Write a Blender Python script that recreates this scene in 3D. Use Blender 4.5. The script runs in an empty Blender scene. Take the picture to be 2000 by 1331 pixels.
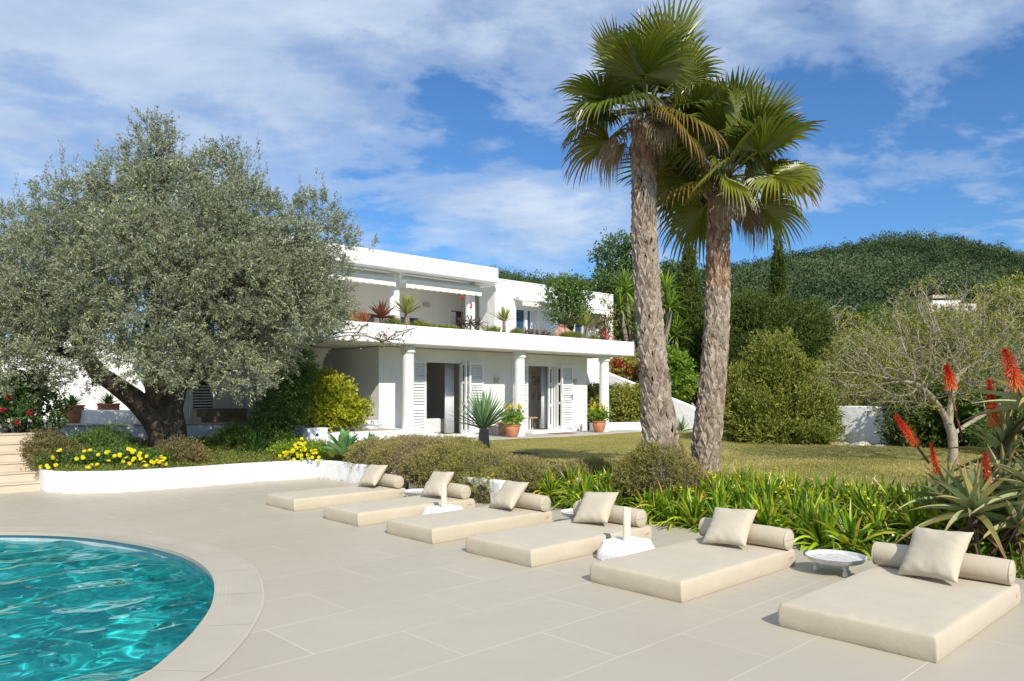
import bpy, bmesh, math, random
import numpy as np
from mathutils import Vector, Matrix, Euler
from mathutils.geometry import tessellate_polygon

scene = bpy.context.scene
COL = scene.collection
R = math.radians
# ------------------------------------------------------------------ camera
F, HZ, H = 1483.0, 768.0, 1.75            # focal length and horizon in photo pixels, eye height
cd = bpy.data.cameras.new('camera')
cam = bpy.data.objects.new('camera', cd); COL.objects.link(cam)
cam.location = (0, 0, H); cam.rotation_euler = (R(90), 0, 0)
cd.sensor_width = 36; cd.lens = 36 * F / 2000
cd.shift_y = (HZ - 665.5) / 2000
cd.clip_start = 0.05; cd.clip_end = 4000
scene.camera = cam
# ------------------------------------------------------------------ sun and sky
SUN_EL = R(38.0); SUN_AZ = math.atan2(0.37, -0.929)     # azimuth measured from +Y towards +X
sd = bpy.data.lights.new('sun', 'SUN'); sd.energy = 4.4; sd.angle = R(0.5); sd.color = (1.0, 0.94, 0.84)
sun = bpy.data.objects.new('sun', sd); COL.objects.link(sun)
sv = Vector((math.sin(SUN_AZ) * math.cos(SUN_EL), math.cos(SUN_AZ) * math.cos(SUN_EL), math.sin(SUN_EL)))
sun.rotation_euler = sv.to_track_quat('Z', 'Y').to_euler(); sun.location = (6, -14, 14)
world = bpy.data.worlds.new('World'); scene.world = world; world.use_nodes = True
scene.view_settings.view_transform = 'Standard'; scene.view_settings.look = 'None'
scene.view_settings.exposure = 0.22; scene.view_settings.gamma = 1.0
scene.cycles.use_denoising = True
scene.cycles.max_bounces = 8; scene.cycles.transparent_max_bounces = 12
scene.cycles.sample_clamp_indirect = 6.0

class NT:
    """short node-tree writer"""
    def __init__(s, tree):
        s.t = tree; tree.nodes.clear()
    def n(s, kind, **kw):
        nd = s.t.nodes.new(kind)
        for k, v in kw.items():
            if k == 'inp':
                for a, b in v.items():
                    if isinstance(b, bpy.types.NodeSocket): s.t.links.new(b, nd.inputs[a])
                    else: nd.inputs[a].default_value = b
            else: setattr(nd, k, v)
        return nd
    def link(s, a, b): s.t.links.new(a, b)
    def math(s, op, a, b=None, c=None, clamp=False):
        nd = s.t.nodes.new('ShaderNodeMath'); nd.operation = op; nd.use_clamp = clamp
        for i, x in enumerate((a, b, c)):
            if x is None: continue
            if isinstance(x, bpy.types.NodeSocket): s.t.links.new(x, nd.inputs[i])
            else: nd.inputs[i].default_value = x
        return nd.outputs[0]
    def ramp(s, fac, stops, interp='LINEAR'):
        nd = s.t.nodes.new('ShaderNodeValToRGB'); cr = nd.color_ramp; cr.interpolation = interp
        while len(cr.elements) < len(stops): cr.elements.new(0.5)
        for e, (p, c) in zip(cr.elements, stops):
            e.position = p
            e.color = (c, c, c, 1) if isinstance(c, (int, float)) else (*c, 1)
        s.t.links.new(fac, nd.inputs[0]); return nd.outputs[0]
    def mix(s, fac, a, b, blend='MIX'):
        nd = s.t.nodes.new('ShaderNodeMix'); nd.data_type = 'RGBA'; nd.blend_type = blend
        for sock, x in ((nd.inputs[0], fac), (nd.inputs[6], a), (nd.inputs[7], b)):
            if isinstance(x, bpy.types.NodeSocket): s.t.links.new(x, sock)
            elif isinstance(x, (int, float)): sock.default_value = x
            else: sock.default_value = (*x, 1)
        return nd.outputs[2]
    def noise(s, vec, scale, detail=4, rough=0.55, dist=0.0, color=False):
        nd = s.n('ShaderNodeTexNoise', inp={'Scale': scale, 'Detail': detail, 'Roughness': rough, 'Distortion': dist})
        if vec is not None: s.link(vec, nd.inputs['Vector'])
        return nd.outputs[1 if color else 0]

w = NT(world.node_tree)
sky = w.n('ShaderNodeTexSky', sky_type='NISHITA', sun_disc=False, sun_elevation=SUN_EL, sun_rotation=SUN_AZ, altitude=0.0, air_density=1.0, dust_density=0.35, ozone_density=3.0)
tc = w.n('ShaderNodeTexCoord'); gv = tc.outputs['Generated']
sx = w.n('ShaderNodeSeparateXYZ', inp={0: gv})
dx, dy, dz = sx.outputs
den = w.math('ADD', w.math('MAXIMUM', dz, 0.0), 0.22)
plane = w.n('ShaderNodeCombineXYZ', inp={0: w.math('DIVIDE', dx, den), 1: w.math('DIVIDE', dy, den), 2: 0.0}).outputs[0]
mp = w.n('ShaderNodeMapping', inp={'Vector': plane, 'Rotation': (0, 0, R(-28)), 'Scale': (0.95, 1.25, 1.0), 'Location': (3.1, 1.7, 0)}).outputs[0]
n1 = w.noise(mp, 1.6, 8, 0.56, 0.25)
n2 = w.noise(mp, 6.5, 7, 0.62, 0.3)
nn = w.math('ADD', w.math('MULTIPLY', n1, 0.74), w.math('MULTIPLY', n2, 0.26))
# cloud cover: a bank filling the upper left, broken wisps towards the right and the horizon
cov = w.math('MULTIPLY', dx, -0.13)
cov = w.math('ADD', cov, w.math('MULTIPLY', w.math('MAXIMUM', w.math('SUBTRACT', dz, 0.20), 0.0), 0.34))
cov = w.math('ADD', cov, 0.0)
dens = w.math('ADD', nn, cov)
cl = w.ramp(dens, [(0.44, 0.0), (0.52, 0.45), (0.64, 0.9)], 'EASE')
tone = w.ramp(w.noise(mp, 2.6, 6, 0.6, 0.3), [(0.32, (0.33, 0.45, 0.66)), (0.68, (0.60, 0.69, 0.82))])
skyc = w.mix(1.0, sky.outputs[0], (0.45, 0.72, 0.98), 'MULTIPLY')
bg1 = w.n('ShaderNodeBackground', inp={'Color': skyc, 'Strength': 0.12})
bg2 = w.n('ShaderNodeBackground', inp={'Color': tone, 'Strength': 1.0})
ms = w.n('ShaderNodeMixShader', inp={0: cl, 1: bg1.outputs[0], 2: bg2.outputs[0]})
wo = w.n('ShaderNodeOutputWorld', inp={0: ms.outputs[0]})

# ------------------------------------------------------------------ coordinates
CU, SU = 0.727, 0.687                      # direction of the house front and of the sunbeds
THETA = math.atan2(SU, CU)
def W(u, v, z=0.0): return Vector((CU * u - SU * v, SU * u + CU * v, z))
def G(px, py, z=0.0):
    d = (H - z) * F / (py - HZ); return Vector(((px - 1000) / F * d, d, z))
def D(px, py, d): return Vector(((px - 1000) / F * d, d, H + (HZ - py) / F * d))
def UV(p): return (CU * p[0] + SU * p[1], -SU * p[0] + CU * p[1])

# ------------------------------------------------------------------ objects
def tag(o, label=None, cat=None, group=None, kind=None):
    if label: o['label'] = label
    if cat: o['category'] = cat
    if group: o['group'] = group
    if kind: o['kind'] = kind
    return o
def thing(name, label, cat, loc=(0, 0, 0), rz=0.0, group=None):
    o = bpy.data.objects.new(name, None); COL.objects.link(o)
    o.empty_display_size = 0.2
    o.location = loc; o.rotation_euler = (0, 0, rz)
    return tag(o, label, cat, group)
def world_of(o):
    m = Matrix.LocRotScale(o.location, o.rotation_euler, o.scale)
    if o.parent: m = world_of(o.parent) @ o.matrix_parent_inverse @ m
    return m
def link(name, me, mats, parent=None, keep=True, smooth=False, loc=None):
    if mats is not None:
        for m in (mats if isinstance(mats, (list, tuple)) else [mats]): me.materials.append(m)
    o = bpy.data.objects.new(name, me); COL.objects.link(o)
    if parent is not None:
        o.parent = parent
        if keep: o.matrix_parent_inverse = world_of(parent).inverted()
    if smooth and len(me.polygons): me.polygons.foreach_set('use_smooth', np.ones(len(me.polygons), bool))
    if loc is not None: o.location = loc
    return o
def kids(o): return [c for c in bpy.data.objects if c.parent is o]
KIDS = {}
def dup(root, loc, rz=0.0, scale=1.0, label=None, group=None, tilt=(0, 0)):
    def cp(o, par):
        c = o.copy(); COL.objects.link(c)
        if par is not None: c.parent = par
        for ch in KIDS.setdefault(o.name, kids(o)): cp(ch, c)
        return c
    r = cp(root, None)
    put(r, loc, rz, scale, tilt)
    if label: r['label'] = label
    if group: r['group'] = group
    return r
def put(r, loc, rz=0.0, scale=1.0, tilt=(0, 0)):
    r.location = loc; r.rotation_euler = (tilt[0], tilt[1], rz)
    r.scale = (scale,) * 3 if isinstance(scale, (int, float)) else scale
    return r

class MB:
    def __init__(s): s.v = []; s.f = []; s.m = []
    def add(s, vs, fs, mi=0):
        b = len(s.v); s.v.extend([tuple(p) for p in vs])
        s.f.extend([[b + i for i in f] for f in fs]); s.m.extend([mi] * len(fs)); return s
    def box(s, a, b, mi=0, rot=0.0, piv=None):
        x0, x1 = sorted((a[0], b[0])); y0, y1 = sorted((a[1], b[1])); z0, z1 = sorted((a[2], b[2]))
        vs = [(x0, y0, z0), (x1, y0, z0), (x1, y1, z0), (x0, y1, z0), (x0, y0, z1), (x1, y0, z1), (x1, y1, z1), (x0, y1, z1)]
        if rot:
            c, q = math.cos(rot), math.sin(rot); px, py = piv
            vs = [(px + (x - px) * c - (y - py) * q, py + (x - px) * q + (y - py) * c, z) for x, y, z in vs]
        return s.add(vs, [(3, 2, 1, 0), (4, 5, 6, 7), (0, 1, 5, 4), (1, 2, 6, 5), (2, 3, 7, 6), (3, 0, 4, 7)], mi)
    def prism(s, pts, z0, z1, mi=0):
        n = len(pts)
        vs = [(p[0], p[1], z0) for p in pts] + [(p[0], p[1], z1) for p in pts]
        fs = [list(range(n))[::-1], list(range(n, 2 * n))] + [[i, (i + 1) % n, n + (i + 1) % n, n + i] for i in range(n)]
        return s.add(vs, fs, mi)
    def lathe(s, prof, c=(0, 0, 0), n=24, mi=0, cap=True):
        vs = []; fs = []
        for r, z in prof:
            for k in range(n):
                a = 2 * math.pi * k / n; vs.append((c[0] + r * math.cos(a), c[1] + r * math.sin(a), c[2] + z))
        for i in range(len(prof) - 1):
            for k in range(n):
                fs.append((i * n + k, i * n + (k + 1) % n, (i + 1) * n + (k + 1) % n, (i + 1) * n + k))
        if cap:
            fs.append(list(range(n))[::-1]); fs.append([(len(prof) - 1) * n + k for k in range(n)])
        return s.add(vs, fs, mi)
    def tube(s, pts, rad, n=8, mi=0, cap=True, wob=0.0, rng=None, flute=0.0):
        pts = [Vector(p) for p in pts]; vs = []; fs = []
        m = len(pts); ref = None
        for i, p in enumerate(pts):
            t = (pts[min(i + 1, m - 1)] - pts[max(i - 1, 0)]).normalized()
            if ref is None:
                ref = t.orthogonal().normalized()
            ref = (ref - t * ref.dot(t)); ref = ref.normalized() if ref.length > 1e-6 else t.orthogonal().normalized()
            b = t.cross(ref); r = rad[i] if hasattr(rad, '__len__') else rad
            for k in range(n):
                a = 2 * math.pi * k / n
                rr = r * (1 + (wob * (rng.random() - 0.5) if rng is not None else 0) + flute * math.sin(a * 5 + i * 0.5) * 0.5 + flute * math.sin(a * 2 - i * 0.9) * 0.5)
                vs.append(p + ref * (rr * math.cos(a)) + b * (rr * math.sin(a)))
        for i in range(m - 1):
            for k in range(n):
                fs.append((i * n + k, i * n + (k + 1) % n, (i + 1) * n + (k + 1) % n, (i + 1) * n + k))
        if cap:
            fs.append(list(range(n))[::-1]); fs.append([(m - 1) * n + k for k in range(n)])
        return s.add(vs, fs, mi)
    def mesh(s, name, sub=(0, 0, 0)):
        me = bpy.data.meshes.new(name)
        v = [(p[0] - sub[0], p[1] - sub[1], p[2] - sub[2]) for p in s.v]
        me.from_pydata(v, [], s.f); me.update()
        if any(s.m): me.polygons.foreach_set('material_index', s.m)
        return me
    def build(s, name, mats, parent=None, keep=True, smooth=False, bevel=0.0, seg=2, sub=(0, 0, 0), auto=None):
        o = link(name, s.mesh(name, sub), mats, parent, keep, smooth)
        if bevel:
            b = o.modifiers.new('bevel', 'BEVEL'); b.width = bevel; b.segments = seg; b.limit_method = 'ANGLE'; b.angle_limit = R(40)
            o.data.polygons.foreach_set('use_smooth', np.ones(len(o.data.polygons), bool))
            o.modifiers.new('wn', 'WEIGHTED_NORMAL').keep_sharp = True
        elif auto:
            o.data.polygons.foreach_set('use_smooth', np.ones(len(o.data.polygons), bool))
            o.data.set_sharp_from_angle(angle=R(auto))
        return o

def grid_mesh(name, V, rnd=None, tip=None):
    """V: (N,k,3) arrays of loose k-gons"""
    N, k = V.shape[:2]
    me = bpy.data.meshes.new(name)
    me.vertices.add(N * k); me.vertices.foreach_set('co', V.astype(np.float32).ravel())
    me.loops.add(N * k); me.loops.foreach_set('vertex_index', np.arange(N * k, dtype=np.int32))
    me.polygons.add(N); me.polygons.foreach_set('loop_start', np.arange(0, N * k, k, dtype=np.int32))
    try: me.polygons.foreach_set('loop_total', np.full(N, k, dtype=np.int32))
    except Exception: pass
    me.update(calc_edges=True)
    if rnd is not None:
        a = me.attributes.new('rnd', 'FLOAT', 'FACE'); a.data.foreach_set('value', rnd.astype(np.float32))
    if tip is not None:
        a = me.attributes.new('tip', 'FLOAT', 'POINT'); a.data.foreach_set('value', tip.astype(np.float32).ravel())
    return me
def nrm(a): return a / np.maximum(np.linalg.norm(a, axis=-1, keepdims=True), 1e-9)
def rdir(rng, n):
    return nrm(rng.normal(size=(n, 3)))
def leaf_quads(pos, d, L, Wd, rng, fold=0.15):
    n = len(pos); side = nrm(np.cross(d, rdir(rng, n))); up = np.cross(side, d)
    L = np.broadcast_to(L, n)[:, None]; Wd = np.broadcast_to(Wd, n)[:, None]
    mid = pos + d * L * 0.45 + up * L * fold * 0.5
    return np.stack([pos, mid + side * Wd * 0.5, pos + d * L, mid - side * Wd * 0.5], 1)
def sprigs(org, d, length, n, L, Wd, rng, ang=0.7, jit=0.25, hue=None):
    """leaves set along short twigs; returns quads and a random number per leaf"""
    M = len(org); t = rng.random((M, n)) ** 0.8
    length = np.broadcast_to(length, M)
    pos = org[:, None, :] + d[:, None, :] * (t * length[:, None])[..., None] + rng.normal(size=(M, n, 3)) * (L * jit)
    pr = nrm(np.cross(np.repeat(d[:, None, :], n, 1), rdir(rng, M * n).reshape(M, n, 3)))
    a = ang * (0.6 + 0.8 * rng.random((M, n, 1)))
    ld = nrm(d[:, None, :] * np.cos(a) + pr * np.sin(a) + rng.normal(size=(M, n, 3)) * 0.12)
    s = 0.7 + 0.6 * rng.random(M * n)
    Q = leaf_quads(pos.reshape(-1, 3), ld.reshape(-1, 3), L * s, Wd * s, rng)
    h = rng.random(M) if hue is None else hue
    r = np.clip(np.repeat(h, n) * 0.6 + rng.random(M * n) * 0.4, 0, 1)
    return Q, r
def lobes_sample(lobes, M, rng, rmin=0.55, up=0.45, out=0.8, jit=0.5, low=-1.0):
    """points and twig directions in the shells of ellipsoid lobes"""
    lb = np.array(lobes, float); wt = (lb[:, 3] * lb[:, 4] * lb[:, 5]) ** (0.72); wt /= wt.sum()
    k = rng.choice(len(lb), M, p=wt); q = rdir(rng, M)
    if low > -1: q[:, 2] = np.where(q[:, 2] < low, -q[:, 2], q[:, 2])
    r = (rmin ** 3 + (1 - rmin ** 3) * rng.random(M)) ** (1 / 3)
    p = lb[k, :3] + q * r[:, None] * lb[k, 3:6]
    d = nrm(q * out + np.array([0, 0, up]) + rng.normal(size=(M, 3)) * jit)
    return p, d, k
def straps(org, d, L, Wd, droop, rng, nseg=5, prof=None, fold=0.25, twist=0.0, base_w=0.5):
    """long tapering leaves: two strips of quads folded along the midrib; returns quads, rnd, tip"""
    N = len(org); T = np.linspace(0, 1, nseg + 1)
    L = np.broadcast_to(L, N)[:, None, None]; Wd = np.broadcast_to(Wd, N)[:, None, None]
    dr = np.broadcast_to(droop, N)[:, None, None]
    t = T[None, :, None]
    P = org[:, None, :] + d[:, None, :] * L * t * (1 - 0.12 * dr * t) - np.array([0, 0, 1.0]) * L * dr * t ** 2.2
    tan = nrm(np.gradient(P, axis=1))
    up = np.array([0, 0, 1.0])
    side = np.cross(np.repeat(d[:, None, :], nseg + 1, 1), up); sl = np.linalg.norm(side, axis=-1, keepdims=True)
    alt = np.broadcast_to(rdir(rng, N)[:, None, :], side.shape)
    side = nrm(np.where(sl > 0.12, side, np.cross(tan, alt)))
    nor = np.cross(side, tan)
    if twist:
        a = (rng.random((N, 1, 1)) - 0.5) * twist
        side, nor = side * np.cos(a) + nor * np.sin(a), nor * np.cos(a) - side * np.sin(a)
    if prof is None: prof = lambda x: np.where(x < 0.35, base_w + (1 - base_w) * x / 0.35, (1 - ((x - 0.35) / 0.65) ** 1.7))
    wv = np.maximum(prof(T), 0.02)[None, :, None] * Wd * 0.5
    A = P + side * wv + nor * wv * fold * 2; B = P; C_ = P - side * wv + nor * wv * fold * 2
    q1 = np.stack([A[:, :-1], B[:, :-1], B[:, 1:], A[:, 1:]], 2); q2 = np.stack([B[:, :-1], C_[:, :-1], C_[:, 1:], B[:, 1:]], 2)
    Q = np.concatenate([q1, q2], 1).reshape(-1, 4, 3)
    tp = np.stack([T[:-1], T[:-1], T[1:], T[1:]], 1); tip = np.tile(np.concatenate([tp, tp]), (N, 1)).reshape(-1, 4)
    return Q, np.repeat(rng.random(N), 2 * nseg), tip
def cat(*a):
    return tuple(np.concatenate(x) for x in zip(*a))
# ------------------------------------------------------------------ materials
def mat(name):
    m = bpy.data.materials.new(name); m.use_nodes = True
    return m, NT(m.node_tree)
def finish(t, bsdf): t.n('ShaderNodeOutputMaterial', inp={0: bsdf})
def pbsdf(t, col, rough=0.6, bump=None, bs=0.3, dist=0.01, spec=0.4, **kw):
    b = t.n('ShaderNodeBsdfPrincipled', inp={'Roughness': rough, 'Specular IOR Level': spec})
    if isinstance(col, bpy.types.NodeSocket): t.link(col, b.inputs['Base Color'])
    else: b.inputs['Base Color'].default_value = (*col, 1)
    if bump is not None:
        bn = t.n('ShaderNodeBump', inp={'Height': bump, 'Strength': bs, 'Distance': dist}); t.link(bn.outputs[0], b.inputs['Normal'])
    for k, v in kw.items(): b.inputs[k.replace('_', ' ')].default_value = v
    return b.outputs[0]
def obv(t): return t.n('ShaderNodeTexCoord').outputs['Object']
def geo(t): return t.n('ShaderNodeNewGeometry').outputs['Position']

def plain(name, col, rough=0.6, var=0.12, scale=6.0, bs=0.2, bscale=40.0, spec=0.4, dist=0.01, metal=0.0):
    m, t = mat(name); v = obv(t)
    n = t.noise(v, scale, 5, 0.6)
    dark = tuple(c * (1 - var) for c in col); lite = tuple(min(1, c * (1 + var)) for c in col)
    c = t.ramp(n, [(0.3, dark), (0.7, lite)])
    finish(t, pbsdf(t, c, rough, t.noise(v, bscale, 4, 0.6), bs, dist, spec, Metallic=metal)); return m
def stucco(name, col=(0.80, 0.80, 0.775), stain=0.10, lump=1.0):
    m, t = mat(name); v = geo(t)
    n = t.noise(v, 0.9, 6, 0.62); n2 = t.noise(v, 6, 5, 0.6)
    c = t.ramp(n, [(0.3, tuple(x * (1 - stain) for x in col)), (0.62, col)])
    c = t.mix(t.ramp(n2, [(0.55, 0.0), (0.8, 0.35)]), c, tuple(x * (1 - stain * 1.6) for x in col))
    sk = t.n('ShaderNodeMapping', inp={'Vector': v, 'Scale': (5, 5, .35)}).outputs[0]
    c = t.mix(t.ramp(t.noise(sk, 1.6, 5, 0.65), [(0.56, 0.0), (0.78, 0.42)]), c, tuple(x * k for x, k in zip(col, (.80, .79, .76))))
    h = t.math('ADD', t.math('MULTIPLY', t.noise(v, 3.5, 4, 0.55), 2.0 * lump), t.math('MULTIPLY', t.noise(v, 60, 4, 0.7), 0.25))
    finish(t, pbsdf(t, c, 0.85, h, 0.35, 0.02, 0.2)); return m
def planter_white(name):
    """lime-washed garden wall with grime along the foot and small marks"""
    m, t = mat(name); v = geo(t); z = t.n('ShaderNodeSeparateXYZ', inp={0: v}).outputs[2]
    n2 = t.noise(v, 9, 6, 0.7)
    foot = t.math('MULTIPLY', t.ramp(z, [(0.0, 1.0), (0.07, 0.0)]), t.ramp(n2, [(0.42, 0.0), (0.62, 0.75)]))
    c = t.ramp(t.noise(v, 2.2, 6, 0.65), [(0.3, (0.74, 0.74, 0.73)), (0.6, (0.83, 0.83, 0.82))])
    c = t.mix(foot, c, (0.33, 0.30, 0.25))
    c = t.mix(t.ramp(t.noise(v, 30, 3, 0.6), [(0.70, 0.0), (0.76, 0.5)]), c, (0.45, 0.43, 0.40))
    h = t.math('ADD', t.math('MULTIPLY', t.noise(v, 5, 5, 0.6), 2.0), t.math('MULTIPLY', t.noise(v, 45, 4, 0.7), 0.4))
    finish(t, pbsdf(t, c, 0.85, h, 0.5, 0.02, 0.2)); return m
def leaf(name, cols, transl=0.3, rough=0.5, spec=0.35, tip=None, tip_at=0.75, back=None):
    """cols: list of colours spread over the per-leaf random number; tip: colour of the leaf's end"""
    m, t = mat(name)
    r = t.n('ShaderNodeAttribute', attribute_name='rnd').outputs['Fac']
    k = len(cols)
    c = t.ramp(r, [((i + 0.5) / k, col) for i, col in enumerate(cols)])
    if back is not None:
        bf = t.n('ShaderNodeNewGeometry').outputs['Backfacing']; c = t.mix(bf, c, back)
    if tip is not None:
        tp = t.n('ShaderNodeAttribute', attribute_name='tip').outputs['Fac']
        c = t.mix(t.ramp(tp, [(tip_at, 0.0), (1.0, 1.0)]), c, tip)
    p = pbsdf(t, c, rough, None, spec=spec)
    tr = t.n('ShaderNodeBsdfTranslucent'); 
    br = t.n('ShaderNodeBrightContrast', inp={'Color': c, 'Bright': 0.0, 'Contrast': 0.0}); t.link(br.outputs[0], tr.inputs[0])
    finish(t, t.n('ShaderNodeMixShader', inp={0: transl, 1: p, 2: tr.outputs[0]}).outputs[0]); return m
def bark(name, a, b, scale=14.0, stretch=0.25, bs=0.9, dist=0.04, c3=None):
    m, t = mat(name)
    mp_ = t.n('ShaderNodeMapping', inp={'Vector': obv(t), 'Scale': (1, 1, stretch)}).outputs[0]
    n = t.noise(mp_, scale, 7, 0.65, 0.6)
    c = t.ramp(n, [(0.32, a), (0.66, b)])
    if c3: c = t.mix(t.ramp(t.noise(obv(t), 3.0, 5, 0.6), [(0.5, 0.0), (0.68, 0.7)]), c, c3)
    finish(t, pbsdf(t, c, 0.85, n, bs, dist, 0.2)); return m

M = {}
M['stucco'] = stucco('white stucco')
M['stucco_in'] = stucco('white interior plaster', (0.80, 0.77, 0.70), 0.05, 0.4)
M['parapet'] = stucco('white parapet', (0.82, 0.82, 0.80), 0.07, 0.8)
M['planter'] = planter_white('lime washed garden wall')
M['cap'] = stucco('sandy wall cap', (0.48, 0.42, 0.33), 0.2)
M['white_paint'] = plain('white painted wood', (0.78, 0.78, 0.77), 0.45, 0.04)
M['awning'] = plain('cream awning canvas', (0.76, 0.73, 0.64), 0.8, 0.06)
M['awning_box'] = plain('white awning housing', (0.74, 0.74, 0.73), 0.4, 0.04)
M['terracotta'] = plain('terracotta', (0.48, 0.20, 0.10), 0.75, 0.22, 7, 0.25, 60)
M['urn'] = plain('weathered pink terracotta', (0.50, 0.27, 0.19), 0.85, 0.38, 5, 0.4, 30)
M['room_tile'] = plain('pale room floor tiles', (0.62, 0.58, 0.50), 0.5, 0.06)
M['concrete'] = plain('patio concrete', (0.42, 0.40, 0.36), 0.8, 0.12, 3, 0.3, 60)
M['mat_fibre'] = plain('brown door mat', (0.25, 0.13, 0.08), 0.95, 0.25, 60, 0.6, 200)
M['dark_metal'] = plain('dark metal', (0.03, 0.03, 0.03), 0.4, 0.2)
M['pole'] = plain('cream painted pole', (0.74, 0.68, 0.47), 0.5, 0.07, 12, 0.1)
M['rockwhite'] = plain('rough white concrete', (0.80, 0.80, 0.79), 0.9, 0.04, 9, 0.8, 35, dist=0.02)
M['tabletop'] = plain('whitewashed wood', (0.58, 0.57, 0.54), 0.6, 0.18, 18, 0.5, 40)
M['rock'] = plain('limestone', (0.46, 0.33, 0.20), 0.9, 0.3, 6, 0.8, 14, dist=0.04)
M['rock_pale'] = plain('pale limestone', (0.55, 0.47, 0.36), 0.9, 0.25, 6, 0.8, 14, dist=0.04)
M['soil'] = plain('garden soil', (0.11, 0.075, 0.045), 0.95, 0.4, 8, 0.9, 40, dist=0.04)
M['step'] = plain('beige step tiles', (0.56, 0.47, 0.35), 0.6, 0.08, 2.5, 0.15, 60)
M['stone_step'] = plain('brown stone step', (0.22, 0.17, 0.12), 0.8, 0.2, 5, 0.4, 30)
M['wood'] = plain('pale wood', (0.42, 0.27, 0.15), 0.6, 0.2, 20, 0.3, 60)

def deck_mat():
    m, t = mat('beige porcelain deck tiles'); v = geo(t)
    mp_ = t.n('ShaderNodeMapping', inp={'Vector': v, 'Rotation': (0, 0, -THETA), 'Location': (0.35, 0.43, 0)}).outputs[0]
    br = t.n('ShaderNodeTexBrick', offset=0.5, inp={'Vector': mp_, 'Color1': (0.462, 0.414, 0.330, 1), 'Color2': (0.428, 0.384, 0.304, 1), 'Mortar': (0.66, 0.60, 0.49, 1),
             'Scale': 1.0, 'Mortar Size': 0.0042, 'Mortar Smooth': 0.3, 'Bias': 0.0, 'Brick Width': 1.44, 'Row Height': 0.72})
    n = t.noise(v, 0.8, 6, 0.6); n2 = t.noise(v, 7, 5, 0.6)
    fade = t.ramp(t.noise(v, 0.5, 3, 0.5), [(0.36, 0.4), (0.58, 1.0)])
    c = t.mix(fade, (0.447, 0.400, 0.318), br.outputs[0])
    c = t.mix(t.ramp(n, [(0.35, 0.0), (0.7, 0.30)]), c, (0.385, 0.335, 0.250))
    c = t.mix(t.ramp(n2, [(0.5, 0.0), (0.8, 0.16)]), c, (0.35, 0.305, 0.235))
    # fallen dust and specks by the planters
    sp = t.ramp(t.noise(v, 38, 2, 0.5), [(0.745, 0.0), (0.77, 0.6)])
    spots = t.math('MULTIPLY', sp, t.ramp(t.noise(v, 0.7, 3, 0.5), [(0.52, 0.0), (0.66, 1.0)]))
    c = t.mix(spots, c, (0.2, 0.15, 0.1))
    rg = t.ramp(n2, [(0.3, 0.42), (0.7, 0.58)])
    b = t.n('ShaderNodeBsdfPrincipled', inp={'Base Color': c, 'Roughness': rg, 'Specular IOR Level': 0.35})
    bn = t.n('ShaderNodeBump', inp={'Height': t.math('ADD', t.math('MULTIPLY', br.outputs[1], -0.6), t.math('MULTIPLY', t.noise(v, 90, 3, 0.6), 0.15)), 'Strength': 0.25, 'Distance': 0.003})
    t.link(bn.outputs[0], b.inputs['Normal']); finish(t, b.outputs[0]); return m
M['deck'] = deck_mat()
M['coping'] = plain('pool coping stone', (0.462, 0.414, 0.33), 0.5, 0.05, 2.0, 0.1, 80)
M['grout'] = plain('pale grout', (0.55, 0.49, 0.39), 0.8, 0.05)

def fabric(name, col, wr=0.35):
    m, t = mat(name); v = obv(t)
    n = t.noise(v, 3, 5, 0.6)
    c = t.ramp(n, [(0.3, tuple(x * 0.94 for x in col)), (0.7, tuple(min(1, x * 1.04) for x in col))])
    wv = t.n('ShaderNodeMapping', inp={'Vector': v, 'Scale': (1, 1, 1)}).outputs[0]
    weave = t.noise(wv, 400, 2, 0.5)
    wr1 = t.noise(v, 5.0, 4, 0.5, 0.8); wr2 = t.noise(v, 16.0, 4, 0.55, 1.2)
    h = t.math('ADD', t.math('ADD', t.math('MULTIPLY', wr1, 1.6), t.math('MULTIPLY', wr2, 0.55)), t.math('MULTIPLY', weave, 0.06))
    finish(t, pbsdf(t, c, 0.7, h, wr, 0.012, 0.25, Sheen_Weight=0.15)); return m
M['canvas'] = fabric('beige canvas', (0.51, 0.44, 0.325), 0.28)
M['canvas_pipe'] = fabric('beige piping', (0.48, 0.41, 0.30), 0.2)
M['cushion'] = fabric('natural cotton', (0.50, 0.435, 0.33), 0.35)
M['curtain'] = fabric('sheer white curtain', (0.74, 0.76, 0.78), 0.2)
M['pouf'] = fabric('off white pouf fabric', (0.62, 0.62, 0.62), 0.2)

def glass_dark(name, col=(0.025, 0.055, 0.11), rough=0.03):  # blue base colour paints in the sky reflected by the panes
    m, t = mat(name); finish(t, pbsdf(t, col, rough, None, spec=0.9)); return m
M['glass'] = glass_dark('window glass')
def clear_glass():
    m, t = mat('clear glass')
    fr = t.n('ShaderNodeFresnel', inp={0: 1.5}).outputs[0]
    tr = t.n('ShaderNodeBsdfTransparent', inp={0: (0.86, 0.92, 0.92, 1)}); gl = t.n('ShaderNodeBsdfGlossy', inp={0: (1, 1, 1, 1), 'Roughness': 0.02})
    finish(t, t.n('ShaderNodeMixShader', inp={0: fr, 1: tr.outputs[0], 2: gl.outputs[0]}).outputs[0]); return m
M['clear'] = clear_glass()

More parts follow.
